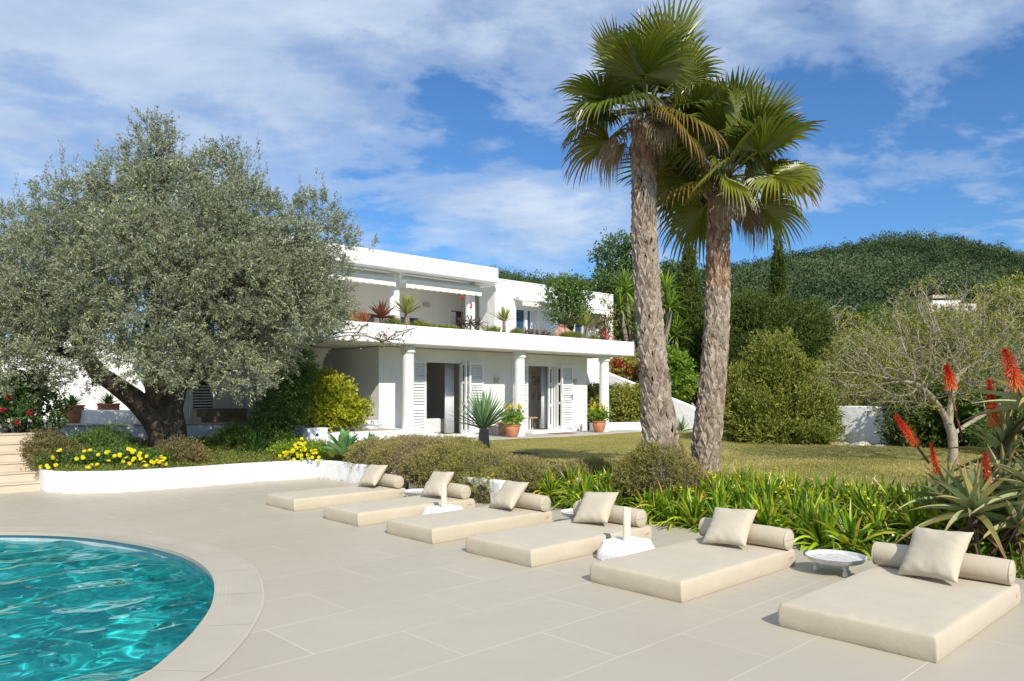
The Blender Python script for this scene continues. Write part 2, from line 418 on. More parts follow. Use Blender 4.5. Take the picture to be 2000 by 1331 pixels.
def grass_mat():
    m, t = mat('mown lawn'); v = geo(t)
    n = t.noise(v, 0.35, 5, 0.6); n2 = t.noise(v, 2.5, 5, 0.65); n3 = t.noise(v, 45, 4, 0.7)
    c = t.ramp(n2, [(0.28, (0.24, 0.24, 0.055)), (0.5, (0.37, 0.33, 0.085)), (0.75, (0.48, 0.41, 0.145))])
    c = t.mix(t.ramp(n, [(0.35, 0.0), (0.7, 0.6)]), c, (0.28, 0.285, 0.06))
    c = t.mix(t.ramp(n3, [(0.35, 0.0), (0.75, 0.65)]), c, (0.48, 0.39, 0.15))
    c = t.mix(t.ramp(n3, [(0.25, 0.5), (0.42, 0.0)]), c, (0.11, 0.125, 0.025))
    finish(t, pbsdf(t, c, 0.9, t.math('ADD', n3, t.noise(v, 160, 3, 0.6)), 1.0, 0.03, 0.15)); return m
M['lawn'] = grass_mat()
def terrain_mat():
    m, t = mat('hillside ground'); v = geo(t)
    n = t.noise(v, 0.05, 6, 0.6); n2 = t.noise(v, 1.3, 6, 0.65)
    c = t.ramp(n2, [(0.3, (0.035, 0.05, 0.018)), (0.6, (0.07, 0.08, 0.03)), (0.8, (0.20, 0.16, 0.10))])
    c = t.mix(t.ramp(n, [(0.45, 0.0), (0.7, 0.5)]), c, (0.10, 0.10, 0.04))
    finish(t, pbsdf(t, c, 0.95, n2, 0.8, 0.3, 0.1)); return m
M['terrain'] = terrain_mat()

L_ = M
M['olive'] = leaf('olive leaves', [(0.142, 0.183, 0.068), (0.249, 0.293, 0.127), (0.368, 0.412, 0.202), (0.521, 0.552, 0.303)], 0.22, 0.42, 0.5, back=(0.235, 0.25, 0.185))
M['olive_bark'] = bark('olive bark', (0.028, 0.02, 0.014), (0.125, 0.092, 0.065), 10, 0.3, 1.0, 0.06, (0.07, 0.058, 0.045))
M['palm_green'] = leaf('palm frond', [(0.085, 0.124, 0.012), (0.14, 0.181, 0.017), (0.238, 0.255, 0.024)], 0.26, 0.35, 0.6, tip=(0.17, 0.15, 0.045), tip_at=0.70)
M['palm_yellow'] = leaf('ageing palm frond', [(0.20, 0.20, 0.02), (0.32, 0.25, 0.02), (0.13, 0.15, 0.02)], 0.4, 0.45, 0.4, tip=(0.34, 0.19, 0.06), tip_at=0.5)
M['palm_dry'] = leaf('dry palm frond', [(0.30, 0.24, 0.15), (0.42, 0.36, 0.25), (0.22, 0.16, 0.09)], 0.25, 0.8, 0.2)
M['petiole'] = plain('palm petiole', (0.17, 0.17, 0.04), 0.5, 0.3, 8)
M['petiole_dry'] = plain('dry petiole', (0.30, 0.17, 0.08), 0.7, 0.3, 8)
M['palm_boot'] = leaf('palm leaf bases', [(0.213, 0.16, 0.115), (0.426, 0.335, 0.253), (0.588, 0.486, 0.383), (0.327, 0.247, 0.177)], 0.0, 0.85, 0.2)
M['palm_boot_red'] = leaf('reddish palm leaf bases', [(0.216, 0.125, 0.073), (0.432, 0.265, 0.162), (0.576, 0.452, 0.324), (0.245, 0.14, 0.081)], 0.0, 0.85, 0.2)
for k_ in ('palm_boot', 'palm_boot_red'):
    t = NT.__new__(NT); t.t = M[k_].node_tree
    pb = [n_ for n_ in t.t.nodes if n_.type == 'BSDF_PRINCIPLED'][0]; src = pb.inputs['Base Color'].links[0].from_socket
    mp_ = t.n('ShaderNodeMapping', inp={'Vector': geo(t), 'Scale': (1, 1, .22)}).outputs[0]; fb_ = t.noise(mp_, 75, 5, .7, .5)
    t.link(t.mix(t.ramp(fb_, [(.35, 0.0), (.62, .75)]), src, (.085, .066, .05) if k_ == 'palm_boot' else (.10, .05, .03)), pb.inputs['Base Color'])
    t.link(t.n('ShaderNodeBump', inp={'Height': fb_, 'Strength': .8, 'Distance': .01}).outputs[0], pb.inputs['Normal'])
M['palm_core'] = bark('palm trunk fibre', (0.035, 0.025, 0.018), (0.16, 0.115, 0.08), 16, 0.6, 1.0, 0.03)
M['agap'] = leaf('agapanthus leaves', [(0.077, 0.192, 0.014), (0.154, 0.327, 0.021), (0.308, 0.461, 0.026), (0.484, 0.576, 0.035)], 0.35, 0.32, 0.55, tip=(0.33, 0.33, 0.05), tip_at=0.72)
M['agap_y'] = leaf('yellowing agapanthus leaves', [(0.144, 0.264, 0.024), (0.336, 0.408, 0.036), (0.576, 0.528, 0.06), (0.624, 0.432, 0.06)], 0.35, 0.35, 0.5)
M['weed'] = leaf('low weeds', [(0.075, 0.135, 0.022), (0.15, 0.225, 0.03), (0.255, 0.3, 0.045), (0.3, 0.21, 0.09)], 0.3, 0.6)
M['heather'] = leaf('heather shoots', [(0.165, 0.169, 0.037), (0.286, 0.27, 0.059), (0.418, 0.372, 0.11), (0.308, 0.226, 0.144), (0.44, 0.36, 0.22)], 0.2, 0.7, 0.2)
M['mound'] = plain('dark heather stems', (0.06, 0.05, 0.03), 0.95, 0.3, 20, 0.8, 60)
M['aloe'] = leaf('aloe leaves', [(0.175, 0.244, 0.096), (0.258, 0.318, 0.13), (0.335, 0.369, 0.164), (0.396, 0.355, 0.113)], 0.12, 0.38, 0.5, tip=(0.34, 0.20, 0.08), tip_at=0.55)
M['aloe_dry'] = leaf('withered aloe leaves', [(0.17, 0.11, 0.05), (0.28, 0.19, 0.09), (0.11, 0.07, 0.035)], 0.1, 0.8, 0.2)
M['aloe_fl'] = leaf('aloe florets', [(0.58, 0.040, 0.022), (0.74, 0.085, 0.03), (0.84, 0.27, 0.085)], 0.3, 0.45, 0.4)
M['aloe_stalk'] = plain('aloe stalk', (0.20, 0.09, 0.05), 0.7, 0.3, 20)
M['agave'] = leaf('agave leaves', [(0.081, 0.203, 0.075), (0.149, 0.324, 0.115), (0.216, 0.405, 0.135)], 0.15, 0.4, 0.5)
M['yucca'] = leaf('yucca leaves', [(0.113, 0.228, 0.099), (0.212, 0.359, 0.168), (0.324, 0.454, 0.198)], 0.15, 0.4, 0.5)
M['yucca_y'] = leaf('yellow green yucca leaves', [(0.196, 0.23, 0.034), (0.31, 0.333, 0.057), (0.437, 0.425, 0.103)], 0.25, 0.4, 0.5)
M['yucca_trunk'] = bark('yucca trunk', (0.12, 0.085, 0.065), (0.34, 0.27, 0.22), 22, 2.2, 0.9, 0.03)
M['succ_green'] = leaf('green succulent', [(0.13, 0.17, 0.025), (0.22, 0.25, 0.035), (0.31, 0.31, 0.06)], 0.2, 0.45)
M['succ_red'] = leaf('red aloe leaves', [(0.17, 0.045, 0.025), (0.25, 0.065, 0.035), (0.10, 0.04, 0.02)], 0.12, 0.4)
M['succ_orange'] = leaf('orange succulent', [(0.44, 0.16, 0.05), (0.55, 0.24, 0.08), (0.24, 0.12, 0.04)], 0.25, 0.5)
M['succ_dark'] = leaf('dark purple succulent', [(0.09, 0.055, 0.045), (0.15, 0.10, 0.07), (0.20, 0.17, 0.08)], 0.1, 0.5)
M['coral_fl'] = leaf('coral flower', [(0.72, 0.12, 0.09), (0.78, 0.18, 0.12)], 0.3, 0.5)
M['cypress'] = leaf('cypress foliage', [(0.039, 0.066, 0.013), (0.08, 0.117, 0.021), (0.142, 0.186, 0.034)], 0.15, 0.6, 0.25)
M['juniper'] = leaf('juniper foliage', [(0.081, 0.109, 0.017), (0.155, 0.185, 0.029), (0.253, 0.271, 0.046), (0.325, 0.335, 0.072)], 0.2, 0.6, 0.25)
M['broad'] = leaf('dark broad leaves', [(0.042, 0.085, 0.023), (0.085, 0.156, 0.038), (0.162, 0.247, 0.067)], 0.3, 0.4, 0.5)
M['citrus'] = leaf('bright green leaves', [(0.096, 0.192, 0.019), (0.208, 0.336, 0.032), (0.352, 0.464, 0.048)], 0.35, 0.4, 0.5)
M['golden'] = leaf('golden shrub leaves', [(0.164, 0.223, 0.018), (0.386, 0.431, 0.026), (0.624, 0.608, 0.045), (0.491, 0.535, 0.059)], 0.4, 0.42, 0.45)
M['hedge'] = leaf('mottled hedge leaves', [(0.108, 0.154, 0.031), (0.246, 0.293, 0.046), (0.447, 0.431, 0.092), (0.508, 0.385, 0.139)], 0.3, 0.45)
M['shrub'] = leaf('green shrub leaves', [(0.045, 0.098, 0.021), (0.107, 0.187, 0.036), (0.196, 0.286, 0.054)], 0.3, 0.5)
M['brownshrub'] = leaf('brownish shrub leaves', [(0.09, 0.09, 0.03), (0.195, 0.165, 0.053), (0.285, 0.21, 0.09)], 0.25, 0.6)
M['pine'] = leaf('pine crowns', [(0.03, 0.056, 0.024), (0.058, 0.095, 0.039), (0.094, 0.138, 0.059), (0.13, 0.165, 0.08)], 0.12, 0.8, 0.1)
M['coral_leaf'] = leaf('sparse yellow green leaves', [(0.173, 0.196, 0.023), (0.288, 0.299, 0.04), (0.392, 0.346, 0.058)], 0.4, 0.5)
M['greybark'] = bark('pale grey bark', (0.20, 0.165, 0.11), (0.44, 0.39, 0.29), 18, 0.4, 0.7, 0.02)
M['twig'] = plain('grey brown twigs', (0.30, 0.26, 0.21), 0.85, 0.25, 9)
M['brownbark'] = bark('brown bark', (0.05, 0.035, 0.025), (0.17, 0.125, 0.09), 14, 0.3)
M['petal_y'] = leaf('yellow petals', [(0.80, 0.66, 0.02), (0.85, 0.78, 0.06), (0.82, 0.70, 0.02)], 0.35, 0.5, 0.2)
M['petal_r'] = leaf('red bracts', [(0.30, 0.012, 0.02), (0.42, 0.02, 0.035)], 0.35, 0.5, 0.2)
M['grassy'] = leaf('grass tuft', [(0.042, 0.108, 0.024), (0.084, 0.18, 0.036), (0.144, 0.252, 0.048)], 0.3, 0.4)
M['blade'] = leaf('lawn blades', [(0.212, 0.227, 0.046), (0.363, 0.333, 0.076), (0.544, 0.454, 0.151), (0.635, 0.514, 0.227)], 0.3, 0.6, 0.2)
M['hedge_core'] = plain('shadowed stems', (0.03, 0.03, 0.015), 0.95, 0.3, 10, 0.8, 30)
M['farstone'] = plain('distant stone house', (0.52, 0.42, 0.30), 0.9, 0.2, 1.0)
# ------------------------------------------------------------------ terrain, hill and forest
RIDGE_X = [300, 700, 965, 1050, 1110, 1180, 1300, 1420, 1500, 1600, 1700, 1770, 1850, 1950, 2000, 2200, 2600]
RIDGE_Y = [700, 600, 530, 545, 553, 556, 548, 526, 507, 487, 471, 464, 470, 490, 506, 560, 640]
DR = 330.0
def hill_z(x, y):
    yy = np.maximum(y, 1.0); px = 1000 + F * x / yy
    zr = H + (HZ - np.interp(px, RIDGE_X, RIDGE_Y)) / F * DR - 4.5
    t = np.clip((y - 75) / (DR - 75), 0, 1)
    roll = 1 + 0.06 * np.sin(x * 0.045 + y * 0.02) * t * (1 - t) * 4
    z = zr * (0.75 * t ** 1.15 + 0.25 * t * t * (3 - 2 * t)) * roll
    back = np.clip((y - DR) / 260, 0, 1)
    return np.where(y > 75, z * (1 - back ** 1.3), 0.0)
def terrain_z(u, v):
    x = CU * u - SU * v; y = SU * u + CU * v
    near = np.where((u < 8.5) & (v < 16.05), -2.6, np.where((u < 10.2) & (v < 16.05), -0.35, 0.30))
    far = np.clip((np.hypot(x, y) - 30) / 60, 0, 1)
    return np.where(y > 0, near + far * 1.2 + hill_z(x, y), near)
gu = np.array(sorted([-1500, -900, -500, -250, -120, -60, -30, -14, -5, 0, 4, 8.45, 8.55, 10.0, 10.4, 13, 17, 22, 28, 36, 46, 58, 70] + list(range(84, 640, 14)) + [700, 900, 1500]))
gvv = np.array(sorted([-1500, -900, -500] + list(range(-320, -40, 20)) + [-30, -18, -8, 0, 6, 11, 16.0, 16.1, 20, 26, 34, 44, 56, 70] + list(range(84, 640, 14)) + [700, 900, 1500]))
UU, VV = np.meshgrid(gu, gvv, indexing='ij'); ZZ = terrain_z(UU, VV)
tb = MB(); nv = len(gvv)
tb.v = [(CU * a - SU * b, SU * a + CU * b, c) for a, b, c in zip(UU.ravel(), VV.ravel(), ZZ.ravel())]
for i in range(len(gu) - 1):
    for j in range(nv - 1): tb.f.append([i * nv + j, (i + 1) * nv + j, (i + 1) * nv + j + 1, i * nv + j + 1]); tb.m.append(0)
tag(tb.build('terrain', M['terrain'], smooth=True), kind='structure')

rng = np.random.default_rng(5)
NT_ = 11000
fy = 85 + (rng.random(NT_) ** 0.8) * 300; fpx = rng.uniform(820, 2330, NT_)
fx = (fpx - 1000) / F * fy
fz = hill_z(fx, fy)
nz_ = np.sin(fx * .031 + 1.7 * np.sin(fy * .023)) + np.sin(fy * .041 + 1.3 * np.sin(fx * .037 + 2)) + .8 * np.sin(fx * .11 + fy * .09)
keep = (fz > 0.5) & (nz_ > -2.05) & ~((fpx > 1770) & (fpx < 1935) & (fy > 100) & (fy < 165)) & ~((fpx > 1585) & (fpx < 1630) & (fy > 85) & (fy < 135)); fx, fy, fz, nz_ = fx[keep], fy[keep], fz[keep], nz_[keep]
nt = len(fx); rad = 1.2 + 2.3 * rng.random(nt) ** 2.0; hgt = rad * rng.uniform(0.8, 1.25, nt)
K = 64
q = rdir(rng, nt * K).reshape(nt, K, 3); q[..., 2] = np.abs(q[..., 2]) * 1.15 - 0.15
lump = 0.72 + 0.38 * rng.random((nt, K, 1))
c0 = np.stack([fx, fy, fz + hgt * 0.9 + 0.8], 1)
P = c0[:, None, :] + q * lump * np.stack([rad, rad, hgt], 1)[:, None, :]
dd = nrm(q + rng.normal(size=q.shape) * 0.7)
Q = leaf_quads((P - dd * 0.3).reshape(-1, 3), dd.reshape(-1, 3), rng.uniform(0.35, 0.75, nt * K), rng.uniform(0.3, 0.6, nt * K), rng, 0.3)
rr = np.clip(np.repeat(np.clip(rng.random(nt) * .8 + nz_ * .13, 0, 1), K) * 0.85 + rng.random(nt * K) * 0.15, 0, 1)
hf = link('hill_forest', grid_mesh('hill_forest', Q, rr), M['pine'])
tag(hf, 'dense dark green pine wood covering the round hill', 'forest', kind='stuff')

# ------------------------------------------------------------------ pool
pe = [(0, 1039.4), (112, 1042), (179, 1046.6), (241, 1055), (297, 1065.4), (353, 1080.8), (386, 1097.6), (410, 1117), (420.6, 1142.4), (414.4, 1181.6), (403, 1201), (376.6, 1237.6), (344, 1268), (304, 1302), (260, 1331)]
pp = [G(a, b).to_2d() for a, b in pe] + [Vector(p) for p in ((-2.75, 4.0), (-3.5, 3.35), (-4.6, 3.0), (-6.2, 3.0), (-8.0, 3.6), (-9.4, 4.9), (-10.0, 6.6), (-9.4, 8.3), (-8.0, 9.3))]
def spline(P, k=6):
    out = []; n = len(P)
    for i in range(n):
        a, b, c, d = P[i - 1], P[i], P[(i + 1) % n], P[(i + 2) % n]
        for j in range(k):
            t = j / k
            out.append(0.5 * (2 * b + (c - a) * t + (2 * a - 5 * b + 4 * c - d) * t * t + (3 * b - a - 3 * c + d) * t ** 3))
    return out
POOL = spline(pp)
def smooth_loop(P, it):
    for _ in range(it): P = [(P[i - 1] + P[i] * 2 + P[(i + 1) % len(P)]) / 4 for i in range(len(P))]
    return P
POOL = smooth_loop(POOL, 14)
def resample(P, n):
    P = P + [P[0]]; s = [0]
    for i in range(len(P) - 1): s.append(s[-1] + (P[i + 1] - P[i]).length)
    out = []; j = 0
    for k in range(n):
        x = s[-1] * k / n
        while s[j + 1] < x: j += 1
        out.append(P[j].lerp(P[j + 1], (x - s[j]) / (s[j + 1] - s[j])))
    return out
POOL = resample(POOL, 150)
ar = sum(POOL[i - 1].x * POOL[i].y - POOL[i].x * POOL[i - 1].y for i in range(150))
SG = 1 if ar > 0 else -1
def offset(P, d):
    n = len(P); out = []
    for i in range(n):
        t = (P[(i + 1) % n] - P[i - 1]).normalized(); out.append(P[i] + Vector((t.y, -t.x)) * d * SG)
    return out
COPE = offset(POOL, 0.42)
def ring(P, Qq, z, name, m, zb=None, bevel=0):
    b = MB(); n = len(P)
    vs = [(p.x, p.y, z) for p in P] + [(p.x, p.y, z) for p in Qq]
    fs = [[i, (i + 1) % n, n + (i + 1) % n, n + i][::SG * -1 or 1] for i in range(n)]
    if zb is not None:
        vs += [(p.x, p.y, zb) for p in P]; fs += [[i, (i + 1) % n, 2 * n + (i + 1) % n, 2 * n + i] for i in range(n)]
        vs += [(p.x, p.y, zb) for p in offset(P, 0.06)]; fs += [[2 * n + i, 2 * n + (i + 1) % n, 3 * n + (i + 1) % n, 3 * n + i] for i in range(n)]
    b.add(vs, fs); return b.build(name, m)
cop = ring(POOL, COPE, 0.004, 'pool_coping', M['coping'], -0.035); tag(cop, kind='structure')
# grout lines of the coping: thin raised joints
gb = MB(); n = 150
for off, wd in ((0.035, 0.004), (0.068, 0.004), (0.10, 0.004), (0.135, 0.004), (0.40, 0.008)):
    A, B = offset(POOL, off), offset(POOL, off + wd)
    gb.add([(p.x, p.y, 0.006) for p in A] + [(p.x, p.y, 0.006) for p in B], [[i, (i + 1) % n, n + (i + 1) % n, n + i] for i in range(n)])
for k in range(0, 150, 6):
    a = POOL[k]; t = (POOL[(k + 1) % n] - POOL[k - 1]).normalized(); o = Vector((t.y, -t.x)) * SG; t *= 0.004
    p, q_ = a + o * 0.012, a + o * 0.402
    gb.add([(p + t).to_3d() + Vector((0, 0, .0066)), (p - t).to_3d() + Vector((0, 0, .0066)), (q_ - t).to_3d() + Vector((0, 0, .0066)), (q_ + t).to_3d() + Vector((0, 0, .0066))], [(0, 1, 2, 3)])
tag(gb.build('pool_coping_joints', M['grout']), kind='structure')
WALL = offset(POOL, 0.05); DEPTH = -1.35; WL = -0.115
pm, t = mat('teal pool mosaic'); v = geo(t); z = t.n('ShaderNodeSeparateXYZ', inp={0: v}).outputs[2]
band = t.ramp(z, [(0.0, 0.0), (1.0, 1.0)])
mr = t.n('ShaderNodeMapRange', inp={0: z, 1: -0.42, 2: -0.40}).outputs[0]
br = t.n('ShaderNodeTexBrick', offset=0.0, inp={'Vector': t.n('ShaderNodeMapping', inp={'Vector': v, 'Scale': (1, 1, 1)}).outputs[0], 'Color1': (0.07, 0.50, 0.53, 1), 'Color2': (0.05, 0.42, 0.47, 1), 'Mortar': (0.13, 0.55, 0.57, 1), 'Scale': 9.0, 'Mortar Size': 0.012, 'Brick Width': 0.5, 'Row Height': 0.5})
cc = t.mix(t.noise(v, 0.9, 4, 0.6), br.outputs[0], (0.04, 0.47, 0.46))
tl = t.mix(t.ramp(t.noise(v, 3, 5, 0.6), [(0.3, 0.0), (0.7, 1.0)]), (0.36, 0.45, 0.48), (0.50, 0.58, 0.60))
finish(t, pbsdf(t, t.mix(mr, cc, tl), 0.35, None))
b = MB()
vs = [(p.x, p.y, -0.035) for p in WALL] + [(p.x, p.y, DEPTH) for p in WALL]
b.add(vs, [[i, (i + 1) % n, n + (i + 1) % n, n + i] for i in range(n)]); b.add([(p.x, p.y, DEPTH) for p in WALL], [list(range(n))])
basin = b.build('pool_basin', pm); tag(basin, kind='structure')
# tile joints in the waterline band
b = MB()
for k in range(0, 150, 2):
    a = WALL[k]; t_ = (WALL[(k + 1) % n] - WALL[k - 1]).normalized(); o = Vector((t_.y, -t_.x)) * SG
    p0, p1 = a - t_ * .004 - o * .003, a + t_ * .004 - o * .003
    b.add([(p0.x, p0.y, -.036), (p1.x, p1.y, -.036), (p1.x, p1.y, -.40), (p0.x, p0.y, -.40)], [(0, 1, 2, 3)])
tag(b.build('pool_tile_joints', M['grout']), kind='structure')
# water: a fine sheet of real ripples
wx = np.arange(-10.3, -2.3, 0.035); wy = np.arange(2.7, 9.9, 0.035)
WX, WY = np.meshgrid(wx, wy, indexing='ij'); WZ = np.full(WX.shape, WL)
rng = np.random.default_rng(11)
def inpoly(P, X, Y):
    ins = np.zeros(X.shape, bool); m = len(P)
    for i in range(m):
        a, c = P[i - 1], P[i]
        cr = ((a.y > Y) != (c.y > Y)) & (X < (c.x - a.x) * (Y - a.y) / (c.y - a.y + 1e-12) + a.x); ins ^= cr
    return ins
wa = 0
for k in range(60):
    lam = 0.17 + 1.15 * rng.random() ** 1.15; a = rng.normal(-1.15, 0.75); ph = rng.uniform(0, 6.28)
    amp = 0.0029 * lam ** 1.05
    kx, ky = 2 * np.pi / lam * math.cos(a), 2 * np.pi / lam * math.sin(a)
    warp = 0.35 * np.sin(WX * rng.uniform(.5, 1.6) + WY * rng.uniform(.5, 1.6) + ph)
    WZ = WZ + amp * np.sin(kx * WX + ky * WY + ph + warp * 2.2)
ins = inpoly(offset(POOL, 0.10), WX, WY)
idx = -np.ones(WX.shape, int); cell = ins[:-1, :-1] & ins[1:, :-1] & ins[1:, 1:] & ins[:-1, 1:]
use = np.zeros_like(ins); use[:-1, :-1] |= cell; use[1:, :-1] |= cell; use[1:, 1:] |= cell; use[:-1, 1:] |= cell
idx[use] = np.arange(use.sum()); ci, cj = np.where(cell)
me = bpy.data.meshes.new('pool_water')
me.from_pydata(np.stack([WX[use], WY[use], WZ[use]], 1).tolist(), [], np.stack([idx[ci, cj], idx[ci + 1, cj], idx[ci + 1, cj + 1], idx[ci, cj + 1]], 1).tolist())
wm, t = mat('pool water')
finish(t, t.n('ShaderNodeBsdfGlass', inp={'Color': (0.60, 0.97, 0.97, 1), 'IOR': 1.33, 'Roughness': 0.0}).outputs[0])
water = link('pool_water', me, wm, smooth=True); tag(water, kind='structure')
water.cycles.is_caustics_caster = True; basin.cycles.is_caustics_receiver = True; sd.cycles.is_caustics_light = True

# ------------------------------------------------------------------ deck, lawn, beds, paths
outer = [W(-16, -14), W(8.42, -14), W(8.42, 8.55), W(8.15, 8.55), W(8.15, 14.4), W(3.6, 15.3), W(3.5, 16.0), W(-16, 16.0)]
hole = offset(POOL, 0.41)
tri = tessellate_polygon([[p.copy() for p in outer], [p.to_3d() for p in hole]])
allp = [Vector((p.x, p.y, 0.0)) for p in outer] + [p.to_3d() for p in hole]
b = MB(); b.add(allp, [list(f) for f in tri])
for i in range(len(outer)):
    p, q_ = outer[i], outer[(i + 1) % len(outer)]
    b.add([(p.x, p.y, 0), (q_.x, q_.y, 0), (q_.x, q_.y, -.3), (p.x, p.y, -.3)], [(0, 1, 2, 3)])
deck = b.build('pool_deck', M['deck'])
bmx = bmesh.new(); bmx.from_mesh(deck.data); bmesh.ops.recalc_face_normals(bmx, faces=bmx.faces)
if max(bmx.faces, key=lambda f: f.calc_area()).normal.z < 0: bmesh.ops.reverse_faces(bmx, faces=bmx.faces)
bmx.to_mesh(deck.data); bmx.free(); tag(deck, kind='structure')

def sheet(name, us, vs, zf, m, seed=0):
    b = MB(); k = len(vs)
    b.v = [tuple(W(a, c, zf(a, c))) for a in us for c in vs]
    for i in range(len(us) - 1):
        for j in range(k - 1): b.f.append([i * k + j, (i + 1) * k + j, (i + 1) * k + j + 1, i * k + j + 1]); b.m.append(0)
    return tag(b.build(name, m, smooth=True), kind='structure')
def lawn_z(u, v):
    e = min(max((u - 9.3) / 0.9, 0), 1); e = e * e * (3 - 2 * e)
    return 0.20 + 0.22 * e - .13 * math.exp(-((u - 12.3) / 1.8) ** 2 - ((v - 13.3) / 1.5) ** 2) + 0.018 * math.sin(u * 0.9 + v * 0.5) + 0.012 * math.sin(v * 1.3 - u * .4)
sheet('lawn', np.linspace(9.3, 34, 60), np.linspace(-18, 15.75, 80), lawn_z, M['lawn'])
def bed_z(u, v):
    if v > 8.8: base = 0.30 + 0.15 * min(max((u - 8.0) / 1.6, 0), 1)
    else: base = -0.02 + 0.24 * min(max((u - 8.45) / 0.9, 0), 1)
    return base + 0.015 * math.sin(u * 7 + v * 3) * math.cos(v * 5)
sheet('soil_bed', np.linspace(8.05, 9.9, 14), np.linspace(8.56, 15.7, 40), bed_z, M['soil'])
sheet('soil_bed', np.linspace(8.425, 9.9, 14), np.linspace(-14, 8.56, 120), bed_z, M['soil'])

def wall_path(pts, th, z0, z1, b=None):
    b = b or MB(); n = len(pts); Lf = []; Rt = []
    for i, p in enumerate(pts):
        p = Vector(p[:2]); a = Vector(pts[max(i - 1, 0)][:2]); c = Vector(pts[min(i + 1, n - 1)][:2])
        t1 = (p - a).normalized() if i > 0 else (c - p).normalized(); t2 = (c - p).normalized() if i < n - 1 else t1
        t = (t1 + t2).normalized(); nn_ = Vector((-t.y, t.x)); k = 1 / max(nn_.dot(Vector((-t1.y, t1.x))), 0.5)
        Lf.append(p + nn_ * th / 2 * k); Rt.append(p - nn_ * th / 2 * k)
    vs = [(p.x, p.y, z) for z in (z0, z1) for P in (Lf, Rt) for p in P]
    I = lambda top, side, i: top * 2 * n + side * n + i
    fs = []
    for i in range(n - 1):
        fs += [[I(0, 0, i), I(0, 0, i + 1), I(1, 0, i + 1), I(1, 0, i)][::-1], [I(0, 1, i), I(0, 1, i + 1), I(1, 1, i + 1), I(1, 1, i)], [I(1, 0, i), I(1, 0, i + 1), I(1, 1, i + 1), I(1, 1, i)][::-1]]
    fs += [[I(0, 0, 0), I(0, 1, 0), I(1, 1, 0), I(1, 0, 0)], [I(0, 0, n - 1), I(1, 0, n - 1), I(1, 1, n - 1), I(0, 1, n - 1)]]
    return b.add(vs, fs)
front = [G(104, 940), G(84, 951), G(90, 959), G(112, 962), G(140, 963), G(210, 962), G(280, 958), G(370, 951.5), G(455, 944), G(540, 938), G(616, 933), W(7.98, 13.3), W(8.02, 12.2), W(8.06, 10.5), W(8.08, 8.72)]
pw = thing('planter_wall', 'low curved whitewashed planter wall around the olive tree bed', 'garden wall', front[6])
wall_path(front, 0.17, -0.05, 0.375).build('wall', M['planter'], pw, bevel=0.035, seg=3)
for px, py, m, r in ((133, 958, M['awning_box'], .035), (459, 937, M['dark_metal'], .03), (622, 926, M['dark_metal'], .022)):
    b = MB(); p = G(px, HZ + (py - HZ)); d = p.y * 0.985; c = Vector(((px - 1000) / F * d, d, H + (HZ - py) / F * d))
    b.tube([c + Vector((-.02, .16, 0)), c + Vector((0, -.015, 0))], r, 14); b.build('drain_pipe', m, pw)

# planting bed behind the curved wall
bp = [p.to_2d() for p in front[3:11]]
back = [Vector((-10.06, 16.95)), Vector((-9.3, 17.2)), Vector((-8.5, 17.5)), Vector((-7.7, 17.8)), Vector((-6.9, 18.15)), Vector((-6.2, 18.4)), Vector((-5.6, 18.65)), Vector((-4.6, 18.9))]
b = MB(); nb = 9
for i in range(8):
    for j in range(nb):
        s_ = j / (nb - 1); p = bp[i].lerp(back[i], s_); b.v.append((p.x, p.y, 0.335 + 0.30 * s_ ** .8 + .02 * math.sin(i * 2.1 + j * 1.7)))
for i in range(7):
    for j in range(nb - 1): b.f.append([i * nb + j, (i + 1) * nb + j, (i + 1) * nb + j + 1, i * nb + j + 1]); b.m.append(0)
b.v += [tuple(W(7.9, 14.3, .34)), tuple(W(9.5, 14.3, .40)), tuple(W(9.9, 16.2, .44)), (-4.6, 18.9, .6)]; q0 = len(b.v) - 4; b.f.append([q0, q0 + 1, q0 + 2, q0 + 3]); b.m.append(0)
def bedpt(px, py): return None
tag(b.build('planter_soil', M['soil'], smooth=True), kind='structure')
# retaining wall of the upper terrace
A, B_ = Vector((-4.99, 18.9)), Vector((-10.3, 16.87))
rw = thing('retaining_wall', 'long white retaining wall with a sandy cap in the shade behind the olive trunk', 'garden wall', A.to_3d())
wall_path([B_, B_.lerp(A, .5), A], 0.24, 0.2, 1.0).build('wall', M['planter'], rw, bevel=.02)
wall_path([B_, B_.lerp(A, .5), A], 0.30, 1.001, 1.035).build('cap', M['cap'], rw, bevel=.008)
tr = MB(); tr.prism([B_, A, W(9.4, 17.3).to_2d(), W(11.35, 17.3).to_2d(), W(11.35, 24).to_2d(), W(-2, 30).to_2d(), W(-9, 24).to_2d()], 0.4, 0.98)
tag(tr.build('upper_terrace', M['cap']), kind='structure')
# garden steps on the left
st = thing('garden_steps', 'flight of beige tiled garden steps rising beside the planter wall', 'steps', W(2.5, 15.7))
for k in range(6):
    e = W(3.50 + 0.02 * k, 15.70 + .33 * k); s_ = W(-6, 15.70 + .33 * k)
    b = MB(); nx = Vector((-SU, CU, 0))
    a0, a1 = s_, e; b.prism([a0.to_2d(), a1.to_2d(), (a1 + nx * .36).to_2d(), (a0 + nx * .36).to_2d()], -0.05, 0.16 * (k + 1) - .028); b.build('riser', M['step'], st)
    b = MB(); o = nx * -.02; b.prism([(a0 + o).to_2d(), (a1 + o).to_2d(), (a1 + nx * .36).to_2d(), (a0 + nx * .36).to_2d()], 0.16 * (k + 1) - .027, 0.16 * (k + 1)); b.build('tread', M['step'], st, bevel=.006)
# patio before the rooms
b = MB(); b.prism([W(12.37, 15.75).to_2d(), W(21.2, 15.72).to_2d(), W(21.2, 17.22).to_2d(), W(12.37, 17.22).to_2d()], 0.1, 0.46)
tag(b.build('patio', M['concrete'], bevel=.015), kind='structure')
